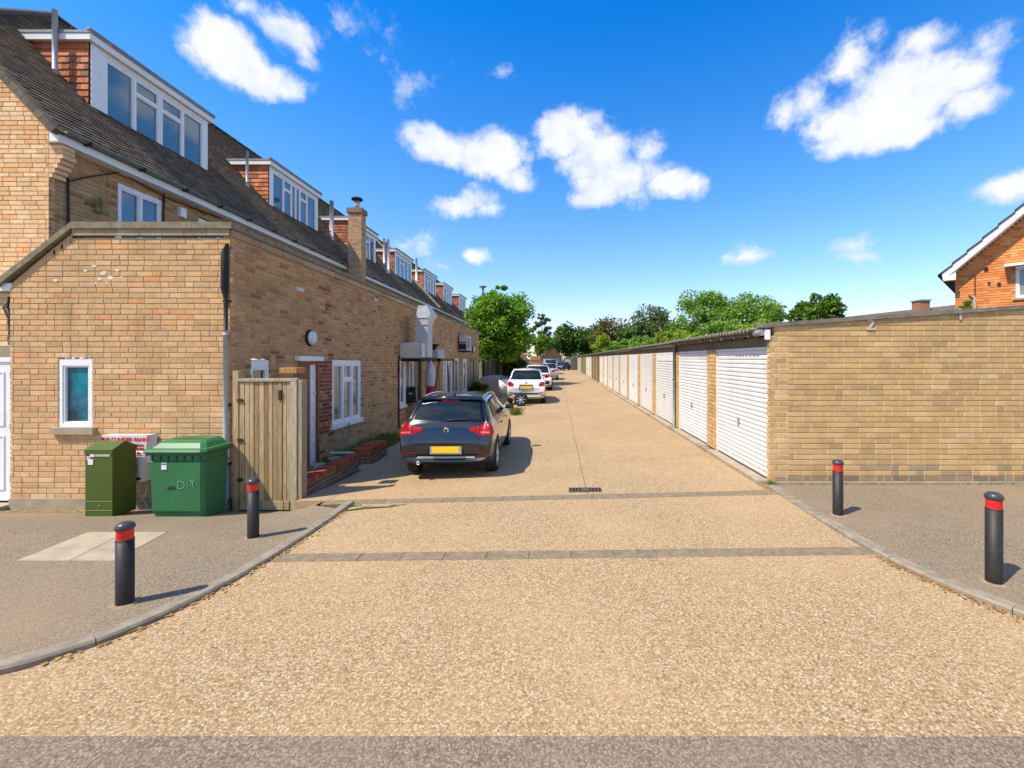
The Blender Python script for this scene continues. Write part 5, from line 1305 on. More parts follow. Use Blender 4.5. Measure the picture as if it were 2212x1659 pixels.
# open door of the white hatchback
mb = MB(); mb.smooth = True; mb.quadv([(-.88, 2.6, .32), (-1.42, 2.05, .34), (-1.44, 2.05, .9), (-.90, 2.6, .95), (-.86, 2.66, .32), (-1.40, 2.11, .34), (-1.42, 2.11, .9), (-.88, 2.66, .95)], [(0,1,2,3), (7,6,5,4), (0,4,5,1), (1,5,6,2), (3,2,6,7)]); od = mb.build('open_door', P_white, wc)
mb = MB(); mb.quadv([(-.92, 2.58, .96), (-1.42, 2.06, .92), (-1.25, 2.15, 1.24), (-.86, 2.5, 1.27)], [(0,1,2,3)]); mb.build('door_window', M_glasscar, od)
lw = thing('loose_wheel', 'alloy wheel standing against the rear bumper of the first white hatchback', 'wheel', (-1.66, 19.35, G(-1.6, 19.3)+.3))
Mw = Matrix.Rotation(R(85), 4, 'X'); mb = MB(); mb.smooth = True; mb.lathe([(.20, -.08), (.29, -.085), (.315, -.05), (.315, .05), (.29, .085), (.21, .08)], 28, Mw, cap=False); mb.build('tyre', M_tyre, lw)
mb = MB(); mb.smooth = True; mb.lathe([(.215, .08), (.20, .03)], 24, Mw, cap=False); mb.lathe([(.06, .05), (.001, .07)], 12, Mw)
for k in range(7):
    Mk = Mw @ Matrix.Rotation(2*math.pi*k/7, 4, 'Z'); mb.quadv([Mk @ Vector(p) for p in ((.03, -.03, .06), (.207, -.022, .07), (.207, .022, .07), (.03, .03, .06))], [(0,1,2,3)])
mb.build('rim', M_rim, lw); mb = MB(); mb.lathe([(.21, .02), (.001, .02)], 20, Mw, cap=False); mb.build('hub', M_black, lw)
car('parked_car', 'tall white SUV with slim red rear lights parked behind the first white hatchback', (-1.32, 27.6, G(-1.3, 28)+.003), P_white, (1.06, 1.0, 1.19), detail=1, bumper=M_black, rails=False, lamp_in=.30, plate_z=.72)
car('parked_car', 'white and silver car parked third from the camera, half hidden beyond the tall white SUV', (-.86, 41, G(-.8, 42)+.003), P_silver, (1.03, 1.0, 1.15), detail=1, rails=False)
car('parked_car', 'pale blue grey van-like car parked farthest along the left of the lane', (-.95, 56, G(-.9, 57)+.003), paint('pale_blue_paint', (.38, .46, .50), .2, .35), (1.1, 1.0, 1.38), detail=1, rails=False)
car('parked_car', 'small dark car facing the camera at the far end of the lane', (1.5, 76.5, G(1.4, 72)+.003), P_dark, (1, .9, 1.0), yaw=R(158), detail=1, rails=False, group='cars at the far end of the lane')

# ------------------------------------------------------------------ kitchen duct, cabinet, AC
du = thing('extract_duct', 'shiny galvanised kitchen extract duct rising up the brick wall beside the lane', 'duct', (-4.72, 14.2, 2.0), world_coords=True)
mb = MB(); mb.bevbox(-4.98, -4.30, 14.22, 14.76, 2.0, 2.5, .01); mb.build('lower_box', M_galv, du)
mb = MB(); mb.box(-4.71, -4.30, 14.225, 14.755, 2.5, 3.08); mb.build('duct_section', M_galv, du)
mb = MB(); mb.box(-4.73, -4.28, 14.2, 14.78, 3.08, 3.12); mb.box(-4.73, -4.28, 14.2, 14.78, 3.30, 3.32); mb.build('flange', M_steel, du)
mb = MB(); mb.quadv([(-4.71, 14.22, 3.12), (-4.30, 14.22, 3.12), (-4.30, 14.76, 3.12), (-4.71, 14.76, 3.12), (-4.66, 14.26, 3.58), (-4.20, 14.22, 3.42), (-4.14, 14.80, 3.42), (-4.66, 14.76, 3.58), (-4.63, 14.26, 3.72), (-4.34, 14.26, 3.72), (-4.34, 14.76, 3.72), (-4.63, 14.76, 3.72)],
    [(0,1,5,4), (1,2,6,5), (2,3,7,6), (3,0,4,7), (4,5,9,8), (5,6,10,9), (6,7,11,10), (7,4,8,11)]); mb.build('cowl', M_galv, du)
fbx = thing('extract_fan_box', 'long pale metal fan box fixed to the wall low beside the extract duct', 'fan box', (-4.8, 14.0, 2.0), world_coords=True)
mb = MB(); mb.bevbox(-5.045, -4.36, 13.76, 14.18, 1.99, 2.46, .012); mb.build('casing', M_steel, fbx)
mb = MB(); mb.box(-5.05, -4.34, 13.74, 13.765, 1.97, 1.99); mb.box(-4.41, -4.345, 13.745, 13.76, 2.0, 2.45); mb.build('flange', M_galv, fbx)
mb = MB(); mb.quadv([(-5.04, 13.8, 1.86), (-4.4, 13.8, 1.86), (-4.4, 14.7, 1.86), (-5.04, 14.7, 1.86), (-5.04, 13.8, 1.985), (-4.35, 13.8, 1.985), (-4.35, 14.7, 1.985), (-5.04, 14.7, 1.985)], [(0,3,2,1), (0,1,5,4), (1,2,6,5)]); mb.build('support_bracket', M_blackpipe, fbx)
ac = thing('air_conditioner', 'grey air conditioning unit on brackets high on the brick wall before the tree', 'air conditioner', (-4.85, 21.7, 2.35), world_coords=True)
mb = MB(); mb.bevbox(-4.98, -4.62, 21.75, 22.95, 2.37, 3.14, .02); mb.build('casing', simple('ac_casing', (.42, .43, .42), .5, var=.08), ac)
mb = MB(); mb.smooth = True; mb.lathe([(.30, 0), (.30, .02), (.001, .02)], 24, Matrix.Translation((-4.62, 22.2, 2.75)) @ Mx); mb.build('fan_grille', M_lead, ac)
mb = MB(); mb.box(-5.04, -4.60, 21.8, 21.84, 2.29, 2.365); mb.box(-5.04, -4.60, 22.8, 22.84, 2.29, 2.365); mb.build('bracket', M_blackpipe, ac)
mb = MB(); mb.box(-4.97, -4.63, 21.735, 21.748, 2.75, 2.80); mb.box(-4.97, -4.63, 21.735, 21.748, 2.42, 2.7); mb.build('vent_grille', M_blackpipe, ac)
def sp(nm, lab, cat, loc): return thing(nm, lab, cat, loc)
j = sp('junction_box', 'small white electrical box on the side wall between duct and air conditioner', 'junction box', (-5.02, 17.4, 1.95)); mb = MB(); mb.bevbox(-.03, .16, 0, 1.1, 0, .38, .02); mb.build('box', simple('ac_casing', (.42, .43, .42), .5, var=.08), j)
ml = sp('floodlight', 'small black triangular floodlight on the wall beside the extract duct', 'floodlight', (-4.98, 16.6, 2.28)); mb = MB(); mb.quadv([(-.05, 0, .22), (.35, -.1, .24), (.35, .3, .24), (-.05, .2, .22), (.1, .05, .0), (.18, .1, .0)], [(0,1,2,3), (0,4,5,1), (1,5,2), (0,3,4), (3,2,5,4)]); mb.build('lamp_head', M_blackpipe, ml)
aw = sp('awning_frame', 'rusty timber lean-to frame over the doorway below the duct', 'lean-to', (-4.95, 15.2, -.3))
mb = MB(); mb.tint = (.20, .11, .05); mb.box(-.05, .8, 0, .09, 2.15, 2.26); mb.box(.7, .8, .0, 2.2, 2.16, 2.26); mb.build('rail', M_wood, aw)
mb = MB(); mb.tint = (.22, .12, .05); mb.tube([(.75, .05, 0), (.62, .05, 1.2), (.75, .05, 2.15)], .045, 6); mb.build('post', M_wood, aw)
mb = MB(); mb.tint = (.30, .19, .09); mb.tube([(.75, 2.1, 0), (.75, 2.1, 2.15)], .045, 6); mb.build('post', M_wood, aw)
M_redfab = simple('red_fabric', (.36, .008, .010), .7, var=.25); M_whitefab = simple('white_fabric', (.46, .47, .52), .8, var=.3, scale=14)
fl = sp('furled_parasol', 'red and white furled parasol standing against the wall beyond the duct', 'parasol', (-4.42, 14.95, -.32))
mb = MB(); mb.smooth = True; mb.lathe([(.04, .4), (.15, .5), (.17, .95), (.15, 1.25), (.13, 1.4)], 10, cap=False); mb.build('red_cover', M_redfab, fl)
mb = MB(); mb.smooth = True; mb.lathe([(.10, 1.15), (.16, 1.4), (.18, 1.75), (.13, 2.05), (.03, 2.2)], 9, cap=False); mb.build('white_cover', M_whitefab, fl)
mb = MB(); mb.tube([(0, 0, 0), (0, 0, .5)], .03, 6); mb.lathe([(.22, 0), (.2, .06), (.04, .08)], 12); mb.build('stand', M_blackpipe, fl)
db = sp('black_box', 'small black box fixed to the wall under the tall narrow window', 'box', (-4.98, 14.35, .48)); mb = MB(); mb.bevbox(-.05, .20, 0, .4, 0, .52, .02); mb.build('casing', M_blackpipe, db)
mb = MB(); mb.box(-.0, .14, -.006, .002, .28, .34); mb.build('label_plate', M_lead, db)
cl = sp('clutter', 'orange bucket beside pale poles by the dark doorway', 'bucket', (-4.6, 14.55, -.32)); mb = MB(); mb.smooth = True; mb.lathe([(.11, .55), (.15, .82), (.155, .84)], 14); mb.build('bucket', simple('orange_plastic', (.45, .14, .04), .5), cl); mb = MB(); mb.lathe([(.2, 0), (.18, .54)], 12); mb.build('pedestal', M_timber_dark, cl)
for i in range(5):
    q = sp('timber_post', ['pale timber pole leaning at the doorway', 'rusty brown pole by the maroon door', 'tall tan pole before the white curtain', 'dark stained pole by the fifth opening', 'grey pole near the dark door'][i], 'pole', (-4.72+.05*i, 14.5 + i*1.25, -.32))
    mb = MB(); mb.tint = [(.40,.31,.19),(.25,.12,.05),(.36,.24,.13),(.13,.08,.05),(.30,.26,.2)][i]; mb.tube([(0, 0, 0), (-.1, .05, 2.0)], .03, 6); mb.build('pole', M_wood, q)

# odds and ends by the low walls
M_rod = simple('grey_rod', (.16, .16, .15), .5, .3)
rd = sp('metal_prop', 'thin crossed metal rods leaning on the side wall below the large window', 'rods', (-4.75, 9.3, -.25))
mb = MB(); mb.tube([(.2, 0, .05), (-.28, 1.1, .70)], .012, 6); mb.tube([(-.25, .3, .42), (.3, .5, .03)], .012, 6); mb.build('rod', M_rod, rd)
tb = sp('fallen_tube', 'short silver tube lying on rubble behind the low brick wall', 'tube', (-4.5, 8.9, .0)); mb = MB(); mb.tube([(-.2, 0, 0), (.25, .12, -.02)], .03, 10); mb.build('tube', M_galv, tb)
for i in range(9):
    q = sp('broken_slab', 'broken piece of pale slab in the planting strip behind the low brick wall', 'rubble', (-4.75 + rnd()*.5, 7.8 + rnd()*1.3, -.24 + rnd()*.06)); q['group'] = 'slab pieces behind the low wall'
    mb = MB(); a, b = .1 + rnd()*.12, .08 + rnd()*.1; mb.quadv([(-a, -b, 0), (a, -b*.6, .02), (a*.7, b, .01), (-a*.6, b*.8, 0), (-a, -b, .05), (a, -b*.6, .07), (a*.7, b, .06), (-a*.6, b*.8, .05)], [(4,5,6,7), (0,1,5,4), (1,2,6,5), (2,3,7,6), (3,0,4,7)]); mb.build('slab', M_concrete, q); q.rotation_euler = (rnd()*.5, rnd()*.5, rnd()*3)
mp = sp('concrete_strip', 'raised concrete strip beside the brick stub by the parked dark car', 'concrete edging', (-3.9, 8.6, -.3)); mb = MB(); mb.bevbox(-.2, .05, -.05, .38, 0, .06, .01); mb.build('strip', M_concrete, mp)
bk_ = sp('fallen_branch', 'thin dry green twig lying across the lane near the kerb end', 'twig', (-2.75, 5.95, G(-2.7, 5.95)+.006))
mb = MB(); mb.tint = (.12, .16, .03); mb.tube([(-.2, -.1, 0), (.1, .02, .012), (.38, .05, .008), (.62, .2, .004)], [.008, .012, .008, .003], 5); mb.tube([(.38, .05, .008), (.45, .16, .01)], .005, 5); mb.build('stem', M_leaf, bk_)

# ------------------------------------------------------------------ vegetation
def leafmesh(name, cents, size, pal, parent, seed=0, flat=.5, kind=None, asp=.62):
    rg = np.random.default_rng(seed); n = len(cents); C_ = np.asarray(cents, dtype=np.float64)
    nrm_ = rg.normal(size=(n, 3)); nrm_[:, 2] = np.abs(nrm_[:, 2]) + flat; nrm_ /= np.linalg.norm(nrm_, axis=1)[:, None]
    a = np.cross(nrm_, rg.normal(size=(n, 3))); a /= np.linalg.norm(a, axis=1)[:, None]; b = np.cross(nrm_, a)
    s = size * rg.uniform(.6, 1.35, size=(n, 1)); a *= s; b *= s*asp
    V = np.stack([C_ - a, C_ + b*.9 - a*.1, C_ + a, C_ - b*.9 - a*.1], 1).reshape(-1, 3)
    me = D.meshes.new(name); me.vertices.add(4*n); me.vertices.foreach_set('co', V.astype(np.float32).ravel())
    me.loops.add(4*n); me.loops.foreach_set('vertex_index', np.arange(4*n, dtype=np.int32)); me.polygons.add(n)
    me.polygons.foreach_set('loop_start', np.arange(0, 4*n, 4, dtype=np.int32)); me.polygons.foreach_set('loop_total', np.full(n, 4, dtype=np.int32))
    me.update(calc_edges=True)
    pa = np.array(pal); k = rg.integers(0, len(pa), n); t = pa[k] * rg.uniform(.8, 1.2, (n, 1))
    at = me.attributes.new('tint', 'FLOAT_VECTOR', 'FACE'); at.data.foreach_set('vector', t.astype(np.float32).ravel())
    me.materials.append(M_leaf); o = D.objects.new(name, me)
    if kind: o['kind'] = kind
    return link(o, parent)
def tree(name, label, loc, r, h, crown_z0, pal, leaf=.12, n=9000, clumps=40, seed=1, trunk=.15, fill=.55, group=None, cat='tree', sparse=False):
    """r = crown half-width (x, y), crown from crown_z0 to h above loc"""
    rg = np.random.default_rng(seed); t = thing(name, label, cat, loc, group)
    rx, ry = r if isinstance(r, (tuple, list)) else (r, r); rz = (h-crown_z0)/2; cz = crown_z0 + rz
    u = rg.normal(size=(clumps, 3)); u /= np.linalg.norm(u, axis=1)[:, None]; rad = rg.uniform(.35, .93, (clumps, 1))**.6
    cc = u*rad*np.array([rx, ry, rz])*.90 + np.array([0, 0, cz]); cr = rg.uniform(.20, .40, clumps)*min(rx, rz*1.2)*(.6 if sparse else 1)
    per = np.maximum(20, (n*cr**2/np.sum(cr**2)).astype(int)); pts = []
    for c, q, k in zip(cc, cr, per):
        w_ = rg.normal(size=(k, 3)); w_ /= np.linalg.norm(w_, axis=1)[:, None]; rr = rg.uniform(fill, 1.08, (k, 1))
        pts.append(c + w_*rr*q*np.array([1.1, 1.1, .85]))
    leafmesh('crown', np.concatenate(pts), leaf, pal, t, seed)
    mb = MB(); mb.smooth = True; mb.tint = (1, 1, 1)
    mb.tube([(0, 0, 0), (trunk*.3, 0, cz*.5), (0, trunk*.3, cz), (0, 0, h*.9)], [trunk, trunk*.8, trunk*.5, trunk*.15], 8)
    for c in cc[::max(1, clumps//14)]:
        z_ = max(crown_z0*.7, c[2]*.62); mb.tube([(0, 0, z_), (c[0]*.5, c[1]*.5, (z_+c[2])/2+.1), tuple(c)], [trunk*.38, trunk*.22, trunk*.08], 5)
    mb.build('trunk', M_bark, t)
    return t
G1 = [(0.13, 0.259, 0.022), (0.183, 0.35, 0.03), (0.084, 0.169, 0.017), (0.245, 0.37, 0.049), (0.153, 0.285, 0.028)]
G2 = [(0.059, 0.128, 0.018), (0.084, 0.173, 0.027), (0.042, 0.09, 0.015), (0.118, 0.21, 0.038)]
G3 = [(0.152, 0.136, 0.035), (0.116, 0.096, 0.029), (0.197, 0.168, 0.048), (0.09, 0.096, 0.024), (0.179, 0.12, 0.056)]
G4 = [(0.162, 0.289, 0.051), (0.228, 0.374, 0.06), (0.124, 0.221, 0.037), (0.286, 0.408, 0.085)]
G5 = [(0.143, 0.187, 0.076), (0.19, 0.238, 0.102), (0.105, 0.145, 0.051)]
G6 = [(0.087, 0.176, 0.02), (0.136, 0.246, 0.03), (0.057, 0.117, 0.016), (0.193, 0.304, 0.041)]
G7 = [(0.242, 0.338, 0.027), (0.333, 0.405, 0.041), (0.166, 0.257, 0.027)]
def at(x, Yd, z=-.2): return ((x-PX)/F*Yd, Yd, z)
def zpx(y, Yd): return H + (PY-y)/F*Yd + .2
tree('broadleaf_tree', 'dense bright green tree standing at the end of the brick extension', at(1080, 33), (2.75, 2.5), zpx(618, 33), zpx(800, 33), G1, .125, 30000, 85, 11, .16, .25)
tree('young_tree', 'thin pointed leader of the bright green tree rising above its crown', at(1074, 33.6), (.75, .8), zpx(603, 33.6), zpx(660, 33.6), G1, .11, 900, 9, 12, .04)
tree('shrub', 'dark green shrub in the gloom under the bright tree', at(1085, 36), (1.9, 1.2), zpx(735, 36), .3, G2, .14, 3500, 22, 13, .05, cat='shrub')
tree('larch_tree', 'thin grey green feathery tree rising behind the small brick gable', at(1171, 85), (2.2, 2.0), zpx(668, 85), zpx(765, 85), [(.10,.14,.075),(.13,.17,.10),(.08,.11,.06)], .2, 3600, 60, 14, .16, .2, sparse=True)
bgt = [('broadleaf_tree', 'light green round tree over the orange roofed shed', 1168, 80, 1.9, 722, 760, G1, .2, 2600),
 ('oak_tree', 'dark green tree directly behind the small brick gable', 1232, 95, 4.2, 694, 770, G2, .3, 5200),
 ('oak_tree', 'dark green tree between the brick gable and the brownish tree', 1268, 100, 3.2, 706, 770, G2, .3, 3200),
 ('copper_tree', 'brownish olive tree above the far white garage doors', 1322, 88, 4.9, 682, 765, G3, .28, 6000),
 ('ash_tree', 'grey green open tree with thin branches left of the big bright trees', 1405, 66, 3.4, 650, 745, G5, .2, 3600),
 ('oak_tree', 'mid green tree filling the gap behind the brownish tree', 1370, 72, 3.0, 700, 760, G2, .24, 3000),
 ('lime_tree', 'large bright green tree, left one of the joined pair above the garages', 1520, 52, 3.8, 626, 745, G4, .17, 9500),
 ('lime_tree', 'large bright green tree, right one of the joined pair above the garages', 1618, 50, 4.0, 632, 740, G4, .17, 9500),
 ('lime_tree', 'olive green tree joining the right side of the pair of bright trees', 1665, 56, 1.9, 655, 735, G4, .17, 2600),
 ('laurel_bush', 'rounded deep green laurel bush above the end wall of the garages', 1772, 24, 1.62, 636, 715, G6, .115, 5200),
 ('elder_tree', 'yellow green small tree just above the distant garage roofs', 1300, 58, 1.6, 722, 768, G7, .16, 1600),
 ('conifer_bush', 'smooth rounded green bush just above the garage roofs near the flowers', 1385, 50, 1.8, 722, 768, G4, .12, 2600),
 ('elder_tree', 'yellow green bushes above the garage roofs below the tall bright trees', 1450, 42, 2.2, 712, 768, G7, .14, 2600),
 ('elder_tree', 'low yellow green bush right behind the nearer garage roofs', 1560, 34, 2.3, 692, 755, G4, .12, 3000),
 ('elder_tree', 'low bush close behind the first garage roof', 1640, 30, 1.6, 690, 745, G7, .11, 1600)]
bgt += [('oak_tree', 'dark mixed tree behind the far white doors, between brownish tree and lane', 1290, 110, 4.5, 700, 772, G2, .3, 4200),
 ('oak_tree', 'olive green tree filling in behind the grey green open tree', 1430, 78, 4.4, 682, 765, G3, .26, 4200),
 ('oak_tree', 'deep green tree far behind the pair of bright trees', 1560, 75, 6.5, 668, 760, G2, .26, 6500),
 ('oak_tree', 'small dark tree between the larch and the small gabled garage', 1200, 100, 2.6, 716, 772, G2, .3, 2200),
 ('hedge_bush', 'low yellow green bush over the garage roofs right of the rose bush', 1495, 44, 2.4, 708, 766, G7, .15, 2600),
 ('hedge_bush', 'leafy green bush between the brownish tree and the smooth round bush', 1345, 62, 2.4, 728, 768, G4, .18, 2200),
 ('hedge_bush', 'dark green bush under the left tree of the bright joined pair', 1470, 56, 2.6, 690, 760, G2, .18, 3000),
 ('hedge_bush', 'shaded green bush beneath the right tree of the bright joined pair', 1600, 46, 3.2, 690, 750, G4, .16, 3600)]
for i, (nm, lab, x, Yd, r, yt, yb, pal, lf, n) in enumerate(bgt):
    tree(nm, lab, at(x, Yd), (r, r*.8), zpx(yt, Yd), max(.3, zpx(yb, Yd)), pal, lf, n, 46 if r > 3 else 26, 20+i, .12 if r < 3 else .25, .45, cat='bush' if 'bush' in nm else 'tree')
# far wood that closes the horizon
rg = np.random.default_rng(5); C_ = []
for k in range(340):
    x = rg.uniform(-170, 190); y = rg.uniform(128, 170)
    q = rg.normal(size=(48, 3)); q /= np.linalg.norm(q, axis=1)[:, None]; C_.append(np.array([x, y, rg.uniform(1, 6.5)]) + q*rg.uniform(.5, 1, (48, 1))*np.array([3.4, 3.0, 2.6]))
wd_ = leafmesh('distant_wood', np.concatenate(C_), .75, G2+[G3[0]], None, 6, kind='stuff'); tag(wd_, 'far off band of mixed dark green trees along the horizon', 'wood')
# flowers, ivy, grass tufts
tree('shrub', 'small dark plant growing against the orange brick wall of the house at right', at(2088, 11.5, 1.9), (.22, .2), 1.75, .8, G6, .06, 300, 8, 61, .02, cat='shrub')
tree('rose_bush', 'small bush with orange flowers above the garage roofs', at(1429, 33), (.5, .5), zpx(724, 33), 1.6, [(.55,.20,.03),(.18,.26,.03),(.20,.28,.04)], .07, 260, 8, 62, .02, cat='bush')
ivy = leafmesh('climbing_weed', np.array([onM(208 + 6*math.sin(i*1.7) + 5*rnd(), 430 + i*.75) for i in range(44)]) + np.array([.04, 0, 0]), .05, [(.40,.38,.18),(.46,.42,.24),(.30,.30,.10)], None, 9); tag(ivy, 'dry yellow green weed clinging to the upper brick wall left of the window', 'weed')
def tuft(loc, w_, d_, h, n, seed, label, pal=((.09,.17,.02),(.14,.22,.03),(.20,.22,.06))):
    rg = np.random.default_rng(seed); mb = MB()
    for i in range(n):
        x, y = (rg.uniform(-w_, w_), rg.uniform(-d_, d_)) if w_ > 1 or d_ > 1 else (rg.normal()*w_*.5, rg.normal()*d_*.5); a = rg.uniform(0, 6.28); hh = h*rg.uniform(.4, 1.1); l = hh*rg.uniform(.1, .6); ww = .006
        dx, dy = math.cos(a), math.sin(a); mb.tint = pal[i % len(pal)]
        mb.quadv([(x-dy*ww, y+dx*ww, 0), (x+dy*ww, y-dx*ww, 0), (x+dx*l*.5, y+dy*l*.5, hh*.7), (x+dx*l, y+dy*l, hh)], [(0,1,2), (0,2,3)])
    o = mb.build('grass', M_leaf, None, loc); return tag(o, label, 'grass', kind='stuff')
tuft((-4.55, 10.8, -.27), .38, 1.3, .20, 2600, 1, 'green weeds growing behind the brick stub by the parked dark car')
tuft((-4.6, 9.2, -.27), .3, .7, .16, 700, 2, 'weeds between the two low brick walls')
tuft((-1.62, 16.4, G(-1.6, 16.4)), .26, .3, .30, 300, 3, 'tuft of bright grass on the lane between the dark car and first white hatchback')
tuft((3.28, 6.62, .02), .08, .05, .05, 120, 4, 'small weeds at the corner of the garage wall')
tuft((5.2, 6.66, .005), 1.9, .02, .03, 500, 5, 'sparse dry weeds along the foot of the garage end wall', ((.20,.19,.04),(.30,.22,.09),(.16,.18,.04)))
tuft((-2.9, 6.1, G(-2.9, 6.1)), .18, .05, .03, 120, 6, 'thin weeds in the joint at the end of the left kerb')
tree('shrub', 'leafy plant with red flowers by the far end of the side wall', (-4.45, 24.6, -.3), (.6, 1.6), 1.0, .1, G2+[(.25,.05,.02)], .09, 1500, 16, 63, .03, cat='shrub')
rg = np.random.default_rng(3)
def litter(name, label, pts, size, pal, seed):
    o = leafmesh(name, np.array(pts), size, pal, None, seed, flat=6, kind='stuff'); tag(o, label, 'leaves')
pts = []
for i in range(320):
    y = 2.75 + rnd()*1.5; x = kx(RK, y) - abs(rg.normal())*.05; pts.append((x, y, G(x, y)+.010))
litter('dry_leaves', 'dry orange leaf litter gathered along the right kerb', pts, .014, [(.42,.22,.07),(.50,.30,.12),(.30,.16,.06)], 3)
pts = []
for i in range(240):
    x, y = -8.3 + rnd()*1.8, 6.35 + rnd()*.25; pts.append((x, y, PLz(x, y)+.01))
for i in range(120):
    y = 2.7 + rnd()*3.2; x = kx(LK, y) + abs(rg.normal())*.04; pts.append((x, y, G(x, y)+.010))
litter('dry_leaves', 'yellow dry leaves scattered by the foot of the brick wall at left', pts, .022, [(.50,.33,.10),(.42,.28,.12),(.36,.24,.10)], 4)

# ------------------------------------------------------------------ fence and sheds beyond the extension
fp = thing('plank_fence', 'tall dark plank fence in shade beyond the brick extension under the tree', 'fence', (-4.8, 28, -.3), world_coords=True)
y = 28.0; i = 0
while y < 56:
    mb = MB(); mb.tint = pick([((.10,.075,.05),4),((.15,.11,.075),2),((.07,.055,.04),3),((.30,.24,.19),.4)]); mb.box(-4.84, -4.80+rnd()*.03, y, y+.17, -.35, 1.75+rnd()*.1); mb.build('plank', M_wood, fp); y += .19
mb = MB()
for k in range(10): mb.tint = (.13,.10,.07); mb.box(-4.97, -4.85, 28.2+k*3, 28.32+k*3, -.35, 1.9)
mb.build('post', M_wood, fp)
pw = thing('low_wall', 'low pinkish rendered wall to the left of the white hatchback', 'wall', (-3.9, 19, -.3)); mb = MB(); mb.bevbox(-.45, .85, 5.0, 9, -.1, 1.2, .02); mb.build('render', simple('pinkish_render', (.33, .24, .20), .9, var=.2), pw)
fw = thing('yard_fence', 'pale board fence panels seen beyond the extension beside the tree', 'fence', (-4.7, 44, -.3))
for k in range(12): mb = MB(); mb.tint = (.36,.30,.24) if k % 3 else (.55,.5,.45); mb.box(.2, .25, k*.5, k*.5+.46, 0, 1.5); mb.build('board', M_wood, fw)
M_otile = simple('orange_roof_tile', (.52, .17, .055), .85, var=.25)
sh_ = thing('shed', 'dark shed with an orange tiled roof beyond the tree on the left of the lane', 'shed', (-5.2, 60, -.3))
mb = MB(); mb.box(-2.2, .0, 0, 13, 0, 2.2); mb.build('wall', simple('dark_render', (.12, .10, .08), .9, var=.3), sh_)
mb = MB(); mb.quadv([(.15, -.2, 2.0), (.15, 13.2, 2.0), (-1.3, 13.2, 4.0), (-1.3, -.2, 4.0), (-2.6, -.2, 2.0), (-2.6, 13.2, 2.0)], [(0,1,2,3), (3,2,5,4), (0,3,4), (1,5,2)]); mb.build('roof', M_otile, sh_)
# brick gabled garage closing the lane
gg = thing('gabled_garage', 'small brick gabled garage with pale green door closing the far end of the lane', 'garage', (-1.2, 87, -.3))
mb = MB(); mb.tint = (.44,.22,.12); mb.quadv([(-2.0, 0, 0), (1.9, 0, 0), (1.9, 0, 2.75), (.4, 0, 4.65), (-2.0, 0, 2.75), (-2.0, 6, 0), (1.9, 6, 0), (1.9, 6, 2.75), (.4, 6, 4.65), (-2.0, 6, 2.75)], [(0,1,2,3,4), (1,6,7,2), (5,0,4,9), (6,5,9,8,7)]); mb.build('wall', M_brick, gg)
mb = MB(); mb.quadv([(-2.25, -.2, 2.5), (.4, -.2, 4.75), (.4, 6.2, 4.75), (-2.25, 6.2, 2.5), (2.15, -.2, 2.5), (2.15, 6.2, 2.5), (-2.25, -.2, 2.4), (.4, -.2, 4.6), (2.15, -.2, 2.4)], [(0,1,2,3), (1,4,5,2), (6,7,1,0), (7,8,4,1)]); mb.build('roof', simple('garage_roof_tile', (.28, .17, .10), .9, var=.25), gg)
mb = MB(); mb.box(-1.7, 1.5, -.06, -.002, 0, 2.3); mb.build('door', simple('pale_teal_door', (.36, .48, .44), .5, var=.15), gg)
mb = MB(); mb.box(-1.8, 1.6, -.07, -.003, 2.32, 2.5); mb.build('lintel', simple('green_fascia', (.10, .30, .10), .6), gg)
mb = MB(); mb.box(1.95, 2.2, -.3, -.1, 0, 2.9); mb.build('white_pillar', M_white, gg)
lk = thing('outbuilding', 'low red brick lean-to with hipped roof left of the gabled garage', 'building', (-5.0, 88, -.3))
mb = MB(); mb.tint = (.42,.20,.12); mb.box(-.5, 2.2, 0, 4, 0, 1.9); mb.quadv([(-.6, -.1, 1.9), (2.2, -.1, 1.9), (2.2, -.1, 2.6), (-.6, -.1, 2.9)], [(0,1,2,3)]); mb.build('wall', M_brick, lk)
c3 = thing('end_outbuilding', 'pale flat roofed outbuilding between the gabled garage and the garage row', 'building', (1.8, 86, -.2)); mb = MB(); mb.box(-.6, 2.3, 0, 4, 0, 2.3); mb.build('wall', simple('pale_render', (.40, .36, .30), .9, var=.2), c3); mb = MB(); mb.box(-.7, 2.5, -.1, 4, 2.303, 2.42); mb.build('roof', M_asbestos, c3)
c4_ = thing('storage_container', 'dark grey metal container standing at the end of the garage row', 'container', (2.25, 74.5, -.15)); mb = MB(); mb.box(0, 1.15, 0, 3, 0, 2.15)
for k in range(8): mb.box(.05+k*.14, .11+k*.14, -.03, -.001, .05, 2.1)
mb.build('shell', simple('container_grey', (.13, .13, .12), .7, var=.2), c4_)

# ------------------------------------------------------------------ orange brick house on the right
HZ = 14.7
hs_ = thing('brick_house', 'orange brick house gable with white bargeboard and window behind the garages at right', 'house', ((2063-PX)/F*HZ, HZ, -.2), world_coords=True)
hx = lambda x: (x-PX)/F*HZ
hz = lambda y: H + (PY-y)/F*HZ
BH = Bricks(hs_); x0h = hx(2063)
fH = Frame((x0h, HZ, 0), (1, 0, 0), (0, -1, 0)); sl = .98
wh = (1.42, 3.3, 3.88, 4.84)
BH.wall(fH, 6.4, 2.6, 11, [wh], PAL_RED, mortar=M_mortar_red, topfn=lambda u: hz(607) + .26 + sl*u, name='gable_wall')
BH.finish(300)
mb = MB(); mb.box(x0h+.02, x0h+9, HZ+.1, HZ+9, -.2, 4.6); mb.build('wall', simple('orange_brick_far', (.46, .17, .06), .9, var=.25), hs_)
window(hs_, fH, wh[0], wh[1], wh[2], wh[3], 2, M_glass_curtain, sill=.07, inset=-.02)
